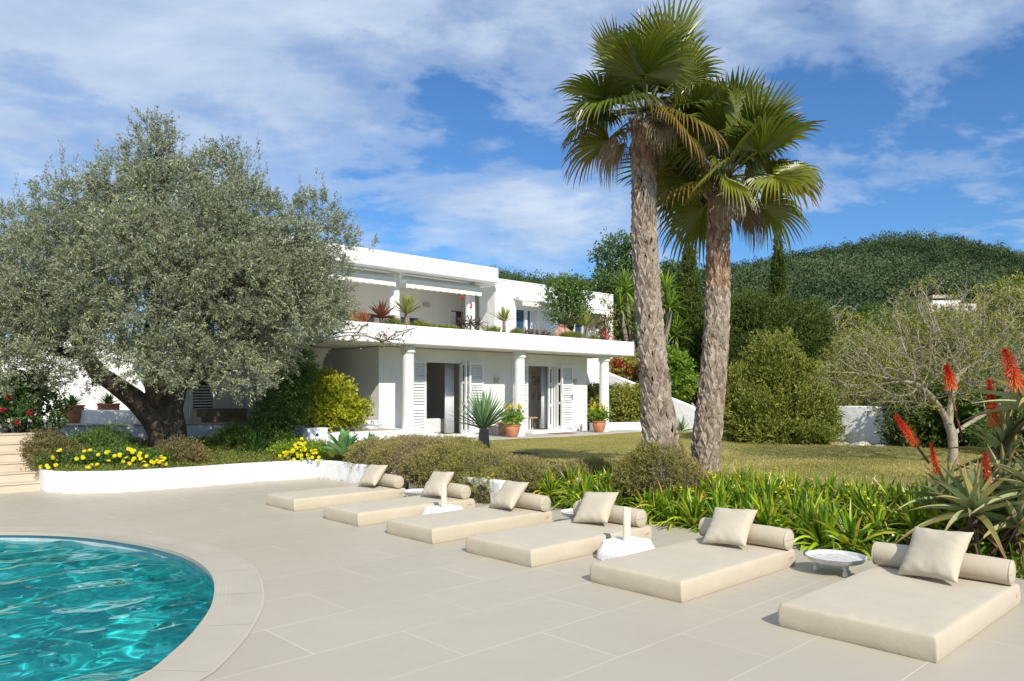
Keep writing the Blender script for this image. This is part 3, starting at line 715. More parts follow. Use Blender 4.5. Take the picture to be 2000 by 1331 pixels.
# ------------------------------------------------------------------ house (local axes: u along the front, v into the house)
HO = (15.0, 17.0, 0.46)
villa = thing('villa', 'white two storey flat roofed villa with columns under a planted terrace', 'house', W(*HO), THETA)
def hp(name, mb, m, parent=villa, bevel=0.0, seg=3, smooth=False, auto=None):
    o = mb.build(name, m, None, False, smooth, bevel, seg, sub=HO, auto=auto)
    o.parent = parent
    if parent is not villa:
        o.matrix_parent_inverse = Matrix.Identity(4)
    return o
VW = 17.25
# ground floor front wall with two door openings
b = MB()
b.box((11.39, VW, .2), (12.94, VW + .3, 3.0)); b.box((14.42, VW, .2), (16.97, VW + .3, 3.0)); b.box((18.38, VW, .2), (19.87, VW + .3, 3.0))
b.box((12.94, VW, 2.68), (14.42, VW + .3, 3.0)); b.box((16.97, VW, 2.68), (18.38, VW + .3, 3.0))
b.box((12.94, VW + .0, .2), (14.42, VW + .3, .54)); b.box((16.97, VW + .0, .2), (18.38, VW + .3, .54))
hp('front_wall', b, M['stucco'])
b = MB(); b.box((19.57, VW + .302, .2), (19.87, 24, 3.0)); hp('side_wall', b, M['stucco'])
b = MB(); b.box((11.39, VW + .302, .2), (11.69, 20.4, 3.0)); hp('side_wall', b, M['stucco'])
b = MB(); b.box((7.2, 20.4, .2), (9.9, 20.7, 3.0)); b.box((9.9, 20.4, 2.55), (10.6, 20.7, 3.0)); b.box((10.6, 20.4, .2), (11.69, 20.7, 3.0)); b.box((9.9, 20.4, .2), (10.6, 20.7, .98)); hp('recess_wall', b, M['stucco'])
# rooms
b = MB(); b.box((11.76, 20.6, .3), (15.59, 20.8, 3.0)); b.box((15.76, 18.8, .3), (19.56, 19.0, 3.0)); b.box((15.6, VW + .31, .3), (15.75, 22.19, 3.0)); b.box((11.7, VW + .31, .3), (11.75, 22.19, 3.0)); hp('room_wall', b, M['stucco_in'])
b = MB(); b.box((11.7, VW + .301, .35), (19.56, 22.19, .53)); hp('room_floor', b, M['room_tile'])
# arch pillar at the recess
b = MB(); b.box((9.75, 19.3, .9), (10.05, 19.6, 3.0)); b.box((10.35, 18.9, .9), (10.62, 19.2, 2.75))
for k in range(7):
    z0 = 2.35 + k * .1; b.box((10.35 - .012 * k * k, 18.905, z0), (10.62 + .008 * k * k, 19.195, min(z0 + .101, 3.0)))
hp('arch_pillar', b, M['stucco'])
b = MB(); b.box((9.95, 20.5, 1.0), (10.55, 20.56, 2.5)); wn = hp('window', b, M['glass'])
b = MB(); b.box((9.9, 20.38, 2.48), (10.6, 20.49, 2.55)); b.box((10.53, 20.38, 1.0), (10.6, 20.49, 2.48)); b.box((9.9, 20.38, 1.0), (9.96, 20.49, 2.48)); hp('window_frame', b, M['white_paint'], wn)
# shuttered door far left behind the olive
for u0 in (7.55,):
    b = MB(); b.box((u0, 20.33, 1.0), (u0 + .08, 20.38, 3.0 - .4)); b.box((u0 + .62, 20.33, 1.0), (u0 + .7, 20.38, 2.6)); b.box((u0 + .08, 20.33, 2.5), (u0 + .62, 20.38, 2.6)); b.box((u0 + .08, 20.33, 1.0), (u0 + .62, 20.38, 1.12))
    for k in range(18): b.box((u0 + .08, 20.34, 1.16 + k * .075), (u0 + .62, 20.375, 1.16 + k * .075 + .035))
    hp('shutter', b, M['white_paint'])
    b = MB(); b.box((u0 + .08, 20.385, 1.1), (u0 + .62, 20.395, 2.5)); hp('slat_gap_shade', b, M['dark_metal'])  # dark sheet behind the slats, painting the shade in their gaps
b = MB(); b.box((7.3, 19.2, .98), (8.6, 19.5, 1.35)); b.box((7.3, 18.9, .98), (8.4, 19.198, 1.16)); hp('terrace_step', b, M['stone_step'])
# slab with the planted terrace parapet
b = MB(); b.box((7.2, 16.35, 3.02), (20.6, 24.0, 3.16)); hp('terrace_slab', b, M['stucco'])
b = MB(); b.box((7.2, 16.05, 3.0), (20.97, 16.34, 3.50)); b.box((20.62, 16.342, 3.0), (20.97, 19.0, 3.50)); hp('parapet', b, M['parapet'], bevel=.05, seg=4)
b = MB(); b.box((7.3, 16.62, 3.161), (20.6, 16.74, 3.42)); hp('planter_back', b, M['parapet'])
b = MB(); b.box((7.3, 16.342, 3.165), (20.6, 16.618, 3.44)); hp('planter_soil', b, M['soil'])
# columns
for u, z0 in ((11.75, .8), (15.83, .46), (19.78, .46)):
    b = MB(); b.lathe([(.17, z0), (.165, z0 + .3), (.16, 2.0), (.155, 2.80)], (u, 16.42, 0), 28); c = hp('column', b, M['stucco'], auto=40)
    b = MB(); b.lathe([(.158, 2.80), (.19, 2.81), (.197, 2.83), (.197, 2.86), (.19, 2.875), (.19, 2.985), (.185, 2.999)], (u, 16.42, 0), 28); hp('capital', b, M['stucco'], c, auto=40)
# plinth, low wall and door steps
b = MB(); b.box((9.3, 16.10, .15), (12.36, VW - .002, .80)); b.box((12.362, 16.25, .15), (12.62, VW - .002, .66)); hp('plinth', b, M['planter'], bevel=.025)
b = MB(); b.box((9.36, 17.02, .80), (11.385, 17.24, 1.03)); hp('low_wall', b, M['parapet'], bevel=.02)
b = MB(); b.box((9.32, 16.12, .801), (11.38, 17.018, .812)); hp('plinth_cap', b, M['cap'])
b = MB(); b.box((8.75, 16.25, .3), (9.298, 16.5, .92)); hp('end_block', b, M['planter'], bevel=.02)
b = MB(); b.tube([(9.0, 16.30, .76), (9.0, 16.235, .76)], .035, 14); hp('drain_hole', b, M['dark_metal'])
for u0, u1 in ((12.64, 14.5), (16.8, 18.6)):
    b = MB(); b.box((u0, 16.86, .46), (u1, VW - .002, .56)); hp('doorstep', b, M['stucco'], bevel=.012)
# louvred shutters folded back beside the doors
def shutter(u0, u1, v0, z0=.565, z1=2.68, handle=None, par=villa):
    b = MB(); s = .055; va, vb = v0 - .06, v0 - .003
    b.box((u0, va, z0), (u0 + s, vb, z1)); b.box((u1 - s, va, z0), (u1, vb, z1))
    rails = [(z0, z0 + .13), (z0 + .70, z0 + .79), (z0 + 1.50, z0 + 1.59), (z1 - .09, z1)]
    for a, c in rails: b.box((u0 + s, va + .003, a), (u1 - s, vb - .003, c))
    for (a, c), (e, f) in zip(rails[:-1], rails[1:]):
        nn_ = int((e - c) / .078)
        for k in range(nn_):
            zc = c + (k + .5) * (e - c) / nn_
            b.add([(u0 + s, va + .004, zc - .030), (u1 - s, va + .004, zc - .030), (u1 - s, vb - .014, zc + .018), (u0 + s, vb - .014, zc + .018),
                   (u0 + s, va + .004, zc - .022), (u1 - s, va + .004, zc - .022), (u1 - s, vb - .014, zc + .026), (u0 + s, vb - .014, zc + .026)],
                  [(0, 1, 2, 3)[::-1], (4, 5, 6, 7), (0, 1, 5, 4), (1, 2, 6, 5), (2, 3, 7, 6), (3, 0, 4, 7)])
    o = hp('shutter', b, M['white_paint'], par)
    if handle:
        b = MB(); b.box((handle - .015, va - .012, 1.52), (handle + .015, va - .001, 1.70)); b.tube([(handle, va - .012, 1.66), (handle, va - .05, 1.66), (handle - .12, va - .05, 1.655)], .009, 8); hp('handle', b, M['dark_metal'], o)
    return o
shutter(12.28, 12.93, VW); shutter(14.45, 15.07, VW); shutter(16.25, 16.96, VW); shutter(18.42, 19.08, VW, handle=19.03)
# glazed doors folded into the reveal, with panes
def glazed(u, v0, v1, w_=.05):
    b = MB(); z0, z1 = .56, 2.66; s = .075
    b.box((u, v0, z0), (u + w_, v0 + s, z1)); b.box((u, v1 - s, z0), (u + w_, v1, z1))
    for a, c in ((z0, z0 + .12), (z0 + .82, z0 + .9), (z0 + 1.45, z0 + 1.53), (z1 - .1, z1)): b.box((u + .002, v0 + s, a), (u + w_ - .002, v1 - s, c))
    o = hp('patio_door', b, M['white_paint'])
    b = MB(); b.box((u + .02, v0 + s, z0 + .1), (u + .028, v1 - s, z1 - .08)); hp('pane', b, M['clear'], o)
    b = MB(); b.box((u - .02, v0 + .025, 1.5), (u - .001, v0 + .05, 1.72)); hp('handle', b, M['white_paint'], o)
glazed(14.22, 17.0, 17.24); glazed(14.34, 16.96, 17.22); glazed(18.31, 16.98, 17.24)
for ua, ub in ((12.94, 14.42), (16.97, 18.38)):
    b = MB(); b.box((ua, VW + .03, .54), (ua + .06, VW + .12, 2.68)); b.box((ub - .06, VW + .03, .54), (ub, VW + .12, 2.68)); b.box((ua + .06, VW + .03, 2.62), (ub - .06, VW + .12, 2.68)); hp('door_frame', b, M['white_paint'])
# a fixed glazed leaf facing out at the right door
b = MB(); u0, u1 = 18.10, 18.31
b.box((u0, VW + .14, .56), (u0 + .07, VW + .19, 2.62)); b.box((u1 - .07, VW + .14, .56), (u1, VW + .19, 2.62))
for a, c in ((.56, .70), (1.30, 1.38), (2.0, 2.08), (2.53, 2.62)): b.box((u0 + .07, VW + .142, a), (u1 - .07, VW + .188, c))
o = hp('patio_door', b, M['white_paint'])
b = MB(); b.box((u0 + .07, VW + .16, .7), (u1 - .07, VW + .168, 2.55)); hp('pane', b, M['clear'], o)
b = MB(); b.box((u0 + .02, VW + .115, 1.48), (u0 + .05, VW + .138, 1.66)); hp('handle', b, M['white_paint'], o)
# small wedge wall lights
for u in (15.62, 19.20):
    b = MB(); b.add([(u - .09, VW - .001, 2.22), (u + .09, VW - .001, 2.22), (u + .09, VW - .09, 2.22), (u - .09, VW - .09, 2.22), (u - .09, VW - .001, 2.06), (u + .09, VW - .001, 2.06)], [(0, 1, 2, 3), (0, 3, 4), (1, 5, 2), (3, 2, 5, 4), (0, 4, 5, 1)]); hp('wall_lamp', b, M['concrete'])
# ---- upper storey
BV = 21.3
b = MB(); b.box((8.0, BV, 4.45), (14.0, BV + .3, 5.35)); b.box((8.0, BV, 3.16), (14.0, BV + .3, 3.4)); b.box((14.0, BV, 3.16), (14.88, BV + .3, 5.35)); b.box((14.88, BV, 4.43), (15.8, BV + .3, 5.35)); b.box((14.88, BV, 3.16), (15.8, BV + .3, 3.4)); b.box((15.8, BV, 3.16), (17.1, BV + .3, 5.35)); b.box((17.1, BV, 4.72), (17.74, BV + .3, 5.35)); b.box((17.74, BV, 3.16), (20.6, BV + .3, 5.35))
hp('upper_wall', b, M['stucco_in'])
for u0, u1, zt in ((9.0, 14.0, 4.45), (14.88, 15.8, 4.43)):
    b = MB(); b.box((u0, BV + .12, 3.4), (u1, BV + .16, zt)); o = hp('window', b, M['glass'])
    b = MB(); b.box((u0, BV + .02, zt - .09), (u1, BV + .11, zt)); b.box((u0, BV + .02, 3.4), (u0 + .08, BV + .11, zt - .09)); b.box((u1 - .08, BV + .02, 3.4), (u1, BV + .11, zt - .09)); hp('window_frame', b, M['white_paint'], o)
b = MB(); b.box((15.86, BV - .09, 4.76), (16.12, BV - .002, 4.88)); hp('wall_lamp', b, M['concrete'])
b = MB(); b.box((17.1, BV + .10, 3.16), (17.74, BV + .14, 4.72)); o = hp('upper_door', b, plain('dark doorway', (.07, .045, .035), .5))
b = MB(); b.box((17.02, BV - .03, 4.721), (17.82, BV - .002, 4.79)); b.box((17.02, BV - .03, 3.16), (17.099, BV - .002, 4.72)); hp('door_frame', b, M['white_paint'], o)
b = MB(); b.box((17.12, BV + .03, 3.16), (17.36, BV + .07, 4.68)); hp('door_curtain', b, M['curtain'], o)
# upper columns
for u in (12.92, 15.86):
    b = MB(); b.lathe([(.165, 3.16), (.16, 4.2), (.155, 5.34)], (u, 18.75, 0), 28); hp('column', b, M['stucco'], auto=40)
# roof over the covered terrace
b = MB(); b.box((8.2, 18.35, 5.30), (16.75, 24.2, 5.40)); b.box((16.752, 19.4, 5.36), (20.6, 24.2, 5.46)); hp('roof_slab', b, M['stucco'])
b = MB(); b.box((8.2, 17.98, 5.27), (16.42, 18.34, 5.755)); b.box((16.1, 18.342, 5.27), (16.42, 18.59, 5.755)); hp('roof_fascia', b, M['parapet'], bevel=.05, seg=4)
# right hand block
b = MB(); zt = 5.50
wins = ((17.77, 18.85, 3.3, 4.66), (20.75, 21.85, 3.3, 4.62))
b.box((16.80, 18.6, 3.162), (17.77, 18.9, zt)); b.box((18.85, 18.6, 3.162), (20.75, 18.9, zt)); b.box((21.85, 18.6, 3.162), (22.95, 18.9, zt))
b.box((17.77, 18.6, 4.66), (18.85, 18.9, zt)); b.box((20.75, 18.6, 4.62), (21.85, 18.9, zt))
b.box((16.80, 18.902, 3.162), (17.1, 19.1, zt)); b.box((16.80, 19.102, 3.162), (20.29, 19.38, zt)); b.box((22.65, 18.902, 2.0), (22.95, 24.0, zt)); b.box((17.102, 18.902, zt - .15), (22.648, 19.1, zt - .02)); b.box((20.62, 18.602, .3), (22.95, 18.88, 3.16)) 
hp('block_wall', b, M['parapet'])
b = MB(); b.box((16.801, 18.58, zt + .001), (22.951, 18.92, zt + .05)); hp('block_coping', b, M['parapet'], bevel=.024, seg=3)
for u0, u1, z0, z1 in wins:
    b = MB(); b.box((u0, 18.74, z0), (u1, 18.78, z1)); o = hp('window', b, M['glass'])
    b = MB(); k = (u0 + u1) / 2
    for a, c in ((u0, u0 + .06), (k - .06, k + .06), (u1 - .06, u1)): b.box((a, 18.66, z0), (c, 18.735, z1 - .07))
    b.box((u0, 18.66, z1 - .07), (u1, 18.735, z1)); hp('window_frame', b, M['white_paint'], o)
    b = MB(); b.box((k + .25, 18.736, z0), (u1 - .06, 18.7385, z1 - .07)); hp('blind', b, M['curtain'], o)
# awnings: housing, sloping cloth and scalloped valance
def awning(u0, u1, v0, z, out, drop, val, arms=True):
    b = MB(); b.box((u0, v0 - .10, z), (u1, v0 - .004, z + .12)); o = hp('awning', b, M['awning_box'], bevel=.02)
    b = MB(); b.add([(u0 + .03, v0 - .10, z + .09), (u1 - .03, v0 - .10, z + .09), (u1 - .03, v0 - out, z - drop), (u0 + .03, v0 - out, z - drop)], [(0, 1, 2, 3)]); hp('awning_cloth', b, M['awning'], o)
    b = MB(); n_ = int((u1 - u0) / .03); vs = []
    for i in range(n_ + 1):
        u = u0 + .03 + (u1 - u0 - .06) * i / n_; ww = .02 * math.sin(i * .55)
        vs += [(u, v0 - out - .012, z - drop), (u, v0 - out - .012 + ww * .3, z - drop - val + .022 * abs(math.sin(i * math.pi / 8)))]
    b.add(vs, [(2 * i, 2 * i + 2, 2 * i + 3, 2 * i + 1) for i in range(n_)]); hp('valance', b, M['awning'], o)
    b = MB(); b.box((u0, v0 - out - .03, z - drop - .005), (u1, v0 - out + .02, z - drop + .045)); hp('front_rail', b, M['awning_box'], o, bevel=.01)
    if arms:
        b = MB()
        for u in (u0 + .04, u1 - .04): b.tube([(u, v0 - .05, z), (u, v0 - out, z - drop)], .015, 6)
        hp('arm', b, M['awning_box'], o)
awning(13.05, 16.05, 18.6, 5.12, .22, .06, .22); awning(9.6, 12.75, 18.6, 5.12, .22, .06, .22)
awning(17.62, 19.30, 18.6, 4.93, .42, .10, .17); awning(20.6, 22.2, 18.6, 4.93, .42, .10, .17)
# ------------------------------------------------------------------ things in and by the rooms
def hw(u, v, z): return W(u, v, z)
pt, t = mat('dark figure painting'); v = obv(t)
n1 = t.noise(v, 2.6, 5, 0.6, 0.8, True)
sp = t.n('ShaderNodeSeparateXYZ', inp={0: n1}).outputs
base = t.ramp(sp[0], [(0.35, (0.10, 0.035, 0.024)), (0.48, (0.26, 0.09, 0.045)), (0.56, (0.36, 0.19, 0.08)), (0.68, (0.22, 0.22, 0.24))])
base = t.mix(t.ramp(t.noise(v, 3.1, 3, 0.5), [(0.56, 0.0), (0.62, 0.8)]), base, (0.06, 0.09, 0.24))
finish(t, pbsdf(t, base, 0.6))
b = MB(); b.box((13.4, 20.50, .95), (15.2, 20.56, 2.75)); p_ = link('painting', b.mesh('painting', (14, 20.5, 1.8)), pt); p_.location = W(14, 20.5, 1.8); p_.rotation_euler = (0, 0, THETA)
tag(p_, 'large dark red brown painting on the back wall of the left room', 'painting')
b = MB(); b.box((13.37, 20.49, .90), (15.23, 20.57, .949)); b.box((13.37, 20.49, 2.751), (15.23, 20.57, 2.80)); o = link('picture_frame', b.mesh('f', (14, 20.5, 1.8)), M['wood'], p_, keep=False)
b = MB(); b.box((13.0, 19.0, .54), (14.0, 19.9, .98)); p_ = link('pouf', b.mesh('pouf', (13.5, 19.45, .54)), M['pouf']); p_.location = W(13.95, 18.6, .54); p_.rotation_euler = (0, 0, THETA)
bv = p_.modifiers.new('b', 'BEVEL'); bv.width = .06; bv.segments = 3; tag(p_, 'off white square pouf on the floor of the left room', 'pouf')
def curtain(u, v, ln, lab, rz=0.0):
    b = MB(); n_ = 26; vs = []
    for i in range(n_ + 1):
        s_ = i / n_; vs += [(s_ * ln - ln / 2, .05 * math.sin(i * 1.25), 0), (s_ * ln - ln / 2, .035 * math.sin(i * 1.25), 2.05)]
    b.add(vs, [(2 * i, 2 * i + 2, 2 * i + 3, 2 * i + 1) for i in range(n_)])
    o = b.build('curtain', M['curtain'], smooth=True); o.location = W(u, v, .57); o.rotation_euler = (0, 0, THETA + rz)
    so = o.modifiers.new('s', 'SOLIDIFY'); so.thickness = .006
    tag(o, lab, 'curtain')
curtain(14.18, 17.72, .32, 'sheer white curtain drawn aside in the left doorway'); curtain(18.22, 17.72, .24, 'pale curtain drawn aside in the right doorway')
for i, (u, z, w_, h_, lab) in enumerate(((18.87, 1.94, .50, .42, 'wide grey framed print, upper one on the right room wall'), (18.73, 1.39, .23, .36, 'small framed print hung low beside another on the right room wall, nearer the door post'), (19.01, 1.39, .23, .36, 'small framed print hung low beside another on the right room wall, nearer the curtain'))):
    b = MB(); b.box((-w_ / 2, -.02, -h_ / 2), (w_ / 2, .02, h_ / 2)); o = b.build('framed_print', M['white_paint'], bevel=.006); o.location = W(u, 18.76, z + .25); o.rotation_euler = (0, 0, THETA); tag(o, lab, 'picture', 'framed prints in the right room')
    m_, t = mat('print ink'); finish(t, pbsdf(t, t.ramp(t.noise(obv(t), 9, 4, .7), [(.42, (.66, .64, .58)), (.58, (.36, .33, .28))]), .7))
    b = MB(); b.box((-w_ / 2 + .05, -.024, -h_ / 2 + .05), (w_ / 2 - .05, -.021, h_ / 2 - .05)); c = b.build('print', m_, o, keep=False)
sb = thing('stool', 'low wooden stool with a woven seat in the right room', 'stool', W(18.1, 18.2, .53), THETA)
b = MB(); b.box((-.28, -.22, .36), (.28, .22, .41)); b.build('seat', M['wood'], sb, keep=False, bevel=.012)
for sx_ in (-.24, .24):
    for sy_ in (-.18, .18): b = MB(); b.tube([(sx_, sy_, 0), (sx_, sy_, .36)], .024, 10); b.build('leg', M['white_paint'], sb, keep=False)
for u, lab in ((13.55, 'brown door mat before the left doorway'), (17.75, 'brown door mat before the right doorway')):
    b = MB(); b.box((-.42, -.22, 0), (.42, .22, .018)); o = b.build('door_mat', M['mat_fibre'], bevel=.006); o.location = W(u, 16.45, .461); o.rotation_euler = (0, 0, THETA); tag(o, lab, 'door mat', 'door mats on the patio')
be = thing('bench', 'low pale wooden bench against the wall between the two doors', 'bench', W(15.25, 16.95, .46), THETA)
b = MB(); b.box((-.42, -.17, .36), (.42, .17, .41)); b.build('seat', M['wood'], be, keep=False, bevel=.01)
for s_ in (-.36, .36): b = MB(); b.box((s_ - .03, -.15, 0), (s_ + .03, .15, .36)); b.build('leg', M['wood'], be, keep=False, bevel=.008)
# ------------------------------------------------------------------ sunbeds with bolsters and cushions
def mattress_mesh():
    L, Wd, h = 2.0, 0.99, 0.175
    bm = bmesh.new(); nx, ny = 50, 26
    r = .022
    us = np.concatenate([[0, r * .3, r], np.linspace(.05, L - .05, nx), [L - r, L - r * .3, L]]); vs = np.concatenate([[0, r * .3, r], np.linspace(.05, Wd - .05, ny), [Wd - r, Wd - r * .3, Wd]])
    rg = np.random.default_rng(3)
    def prof(x, l): 
        e = np.minimum(x, l - x); return np.where(e >= r, 0.0, r - np.sqrt(np.maximum(r * r - (r - e) ** 2, 0)))
    pu, pv = prof(us, L), prof(vs, Wd)
    V = []
    for i, u in enumerate(us):
        for j, v in enumerate(vs):
            d = max(pu[i], pv[j]); z = h - d
            e = min(u, L - u, v, Wd - v)
            z += 0.006 * min(e / .12, 1) * (1 + .5 * math.sin(u * 3.1 + 1) * math.sin(v * 4.0))
            z += 0.0035 * math.sin(v * 74 + 2.2 * math.sin(v * 19)) * math.exp(-((u - .05) / .05) ** 2) * (1 if d == 0 else 0)
            z += 0.003 * math.sin(u * 61 + 2.5 * math.sin(u * 9)) * math.exp(-((v - .05) / .04) ** 2) * (1 if d == 0 else 0)
            V.append(bm.verts.new((u, v, z)))
    n2 = len(vs); A = lambda i, j: V[i * n2 + j]
    for i in range(len(us) - 1):
        for j in range(n2 - 1): bm.faces.new((A(i, j), A(i + 1, j), A(i + 1, j + 1), A(i, j + 1)))
    per = [(i, 0) for i in range(len(us))] + [(len(us) - 1, j) for j in range(1, n2)] + [(i, n2 - 1) for i in range(len(us) - 2, -1, -1)] + [(0, j) for j in range(n2 - 2, 0, -1)]
    prev = [A(*p) for p in per]
    for z, bul in ((.12, .006), (.06, .006), (.012, .0), (.0, -.006)):
        cur = []
        for k, p in enumerate(per):
            u, v = us[p[0]], vs[p[1]]; cu, cv = u - L / 2, v - Wd / 2
            nu = (1 if p[0] == len(us) - 1 else -1 if p[0] == 0 else 0); nv_ = (1 if p[1] == n2 - 1 else -1 if p[1] == 0 else 0)
            bb = bul + .0015 * math.sin(k * .35 + z * 40)
            cur.append(bm.verts.new((u + nu * bb, v + nv_ * bb, z)))
        for k in range(len(per)):
            bm.faces.new((prev[k], cur[k], cur[(k + 1) % len(per)], prev[(k + 1) % len(per)]))
        prev = cur
    bmesh.ops.recalc_face_normals(bm, faces=bm.faces)
    me = bpy.data.meshes.new('mattress'); bm.to_mesh(me); bm.free(); return me
def loop_tube(b, pts, r, n=6): b.tube(pts + [pts[0]], r, n, cap=False)
bed0 = link('sunbed_mattress', mattress_mesh(), M['canvas'], smooth=True)
b = MB(); b.box((1.86, -.012, .075), (1.93, -.0065, .10)); b.tube([(1.86, -.012, .10), (1.895, -.03, .115), (1.93, -.012, .10)], .004, 6); b.build('handle_loop', M['canvas_pipe'], bed0)
# bolster along local y
b = MB(); prof = [(.0, 0), (.05, .0), (.085, .004), (.098, .014), (.103, .03), (.106, .2), (.107, .5), (.106, .8), (.103, .97), (.098, .986), (.085, .996), (.05, 1.0), (.0, 1.0)]
b.lathe(prof[1:-1], (0, 0, 0), 32)
b.v = [(x + .0018 * math.sin(z * 55 + x * 40), z - .5 + 0.0, y + .106 + .002 * math.sin(z * 23 + y * 30)) for x, y, z in b.v]
bol0 = b.build('bolster', M['canvas'], auto=50)
for yy in (-.487, .487):
    b = MB(); loop_tube(b, [Vector((.1005 * math.cos(a), yy, .106 + .1005 * math.sin(a))) for a in np.linspace(0, 2 * math.pi, 32)[:-1]], .0045, 5); b.build('piping', M['canvas_pipe'], bol0, smooth=True)
    b = MB(); b.tube([(-.09, yy * 1.031, .106), (.09, yy * 1.031, .106)], .003, 5); b.build('end_seam', M['canvas_pipe'], bol0, smooth=True)
# cushion: lies in local xy, thickness along z
def cushion(seed):
    rg = np.random.default_rng(seed); n = 30; b = MB(); S = .235; sh = []
    ph = rg.uniform(0, 6, 6)
    for s_ in (1, -1):
        for i in range(n + 1):
            for j in range(n + 1):
                x, y = 2 * i / n - 1, 2 * j / n - 1
                px, py = x * (1 - .085 * (1 - y * y) * abs(x)), y * (1 - .085 * (1 - x * x) * abs(y))
                t_ = max((1 - x ** 4) * (1 - y ** 4), 0) ** .55
                z = .075 * t_ * (1 + .08 * math.sin(3 * x + ph[0]) * math.sin(3.4 * y + ph[1]))
                ed = (1 - t_) * 1.0
                z += t_ ** .7 * .006 * math.sin(13 * x * abs(y) + 9 * y + ph[2]) * max(abs(x), abs(y)) ** 2.5
                z += t_ ** .8 * .0018 * math.sin(math.atan2(y, x) * 14 + ph[3]) * min(1, (x * x + y * y)) * .9
                b.v.append((px * S, py * S, s_ * (z + .002)))
    k = n + 1
    for s_ in range(2):
        o = s_ * k * k
        for i in range(n):
            for j in range(n):
                f = [o + i * k + j, o + (i + 1) * k + j, o + (i + 1) * k + j + 1, o + i * k + j + 1]; b.f.append(f if s_ == 0 else f[::-1]); b.m.append(0)
    per = [(i, 0) for i in range(n)] + [(n, j) for j in range(n)] + [(i, n) for i in range(n, 0, -1)] + [(0, j) for j in range(n, 0, -1)]
    for q_ in range(len(per)):
        a, c = per[q_], per[(q_ + 1) % len(per)]
        b.f.append([a[0] * k + a[1], k * k + a[0] * k + a[1], k * k + c[0] * k + c[1], c[0] * k + c[1]]); b.m.append(0)
    return b.build('cushion', M['cushion'], smooth=True)
cush = [cushion(s) for s in (1, 2, 3)]
BEDS = [(10.35, 11.23), (8.60, 9.47), (7.01, 7.93), (5.39, 6.40), (3.62, 4.61), (1.68, 2.76)]
WHERE = ['farthest from the camera', 'second farthest, beyond the farther parasol base', 'just before the farther parasol base',
         'just beyond the nearer parasol base', 'just before the nearer parasol base', 'nearest, beneath the red aloes']
PX = [(708, 944, 746, 938), (850, 964, 890, 958), (1000, 978, 1040, 970), (1168, 1008, 1200, 1000), (1430, 1042, 1460, 1030), (1838, 1100, 1850, 1090)]
for i, (v0, v1) in enumerate(BEDS):
    sc = (1.0, (v1 - v0) / .99, 1.0)
    o = bed0 if i == 0 else dup(bed0, (0, 0, 0))
    put(o, W(5.36, v0, 0.002), THETA, sc); tag(o, 'beige canvas sunbed mattress, ' + WHERE[i], 'sunbed', 'sunbeds along the deck edge')
    bo = bol0 if i == 0 else dup(bol0, (0, 0, 0))
    put(bo, W(7.22 - .02 * (i % 2), (v0 + v1) / 2 + (.01 if i % 2 else -.015), .180), THETA + .015 * (i % 3 - 1), sc)
    tag(bo, 'beige bolster on the sunbed ' + WHERE[i], 'bolster', 'bolsters on the sunbeds')
    cu = cush[i % 3] if i < 3 else dup(cush[i % 3], (0, 0, 0))
    vc = v0 + (v1 - v0) * (.50, .50, .50, .55, .53, .49)[i]
    # lean the cushion on the bolster: local y runs up the slope, local z faces the foot of the bed
    rz = (.10, .05, -.06, .12, .08, -.20)[i]; tl = R((47, 50, 46, 44, 44, 50)[i])
    e_n = Vector((-math.sin(tl) * CU, -math.sin(tl) * SU, math.cos(tl))); e_up = Vector((math.cos(tl) * CU, math.cos(tl) * SU, math.sin(tl)))
    q_ = Matrix.Rotation(rz, 3, 'Z')
    e_n, e_up = q_ @ e_n, q_ @ e_up
    e_x = e_up.cross(e_n)
    spin = (.05, .06, .03, .10, .05, .06)[i]; cs, sn_ = math.cos(spin), math.sin(spin)
    e_x, e_up = e_x * cs + e_up * sn_, e_up * cs - e_x * sn_
    mt = Matrix((e_x, e_up, e_n)).transposed()
    cu.rotation_euler = mt.to_euler(); cu.location = W(7.005, vc, .175 + .05 + .235 * math.sin(tl) * .93); s_ = (.92, .95, .97, 1.0, 1.0, 1.05)[i]; cu.scale = (s_,) * 3
    tag(cu, 'square cotton cushion on the sunbed ' + WHERE[i], 'cushion', 'cushions on the sunbeds')
# ------------------------------------------------------------------ low tray tables
tt = thing('tray_table', 'x', 'side table')
b = MB(); b.lathe([(.245, .125), (.27, .135), (.29, .175), (.297, .182), (.285, .184), (.262, .150), (.0005, .150)], (0, 0, 0), 36, cap=False)
b.lathe([(.0005, .122), (.245, .125)], (0, 0, 0), 36, cap=False)
top = b.build('tray', M['tabletop'], tt, auto=50)
b = MB()
for x in (-.15, -.05, .05, .15):
    l = math.sqrt(.255 ** 2 - x * x); b.box((x - .0016, -l, .1502), (x + .0016, l, .1508))
b.build('plank_joint', M['dark_metal'], top)
for k in range(3):
    a = 2 * math.pi * k / 3 + .4; c = (.19 * math.cos(a), .19 * math.sin(a), 0)
    b = MB(); b.lathe([(.018, 0), (.026, .012), (.028, .035), (.018, .055), (.017, .07), (.027, .082), (.027, .095), (.02, .102), (.034, .107), (.034, .124)], c, 16); b.build('leg', M['tabletop'], tt, auto=40)
for i, (u, v, lab) in enumerate(((7.35, 3.2, 'round whitewashed tray table between the two nearest sunbeds'), (7.62, 6.72, 'round tray table half hidden behind the sunbed with the nearer parasol base'), (7.33, 9.92, 'round tray table between the two farthest sunbeds'))):
    o = tt if i == 0 else dup(tt, (0, 0, 0)); put(o, W(u, v, 0.002), (.2, 1.3, 2.4)[i], .94); tag(o, lab, 'side table', 'tray tables between the sunbeds')
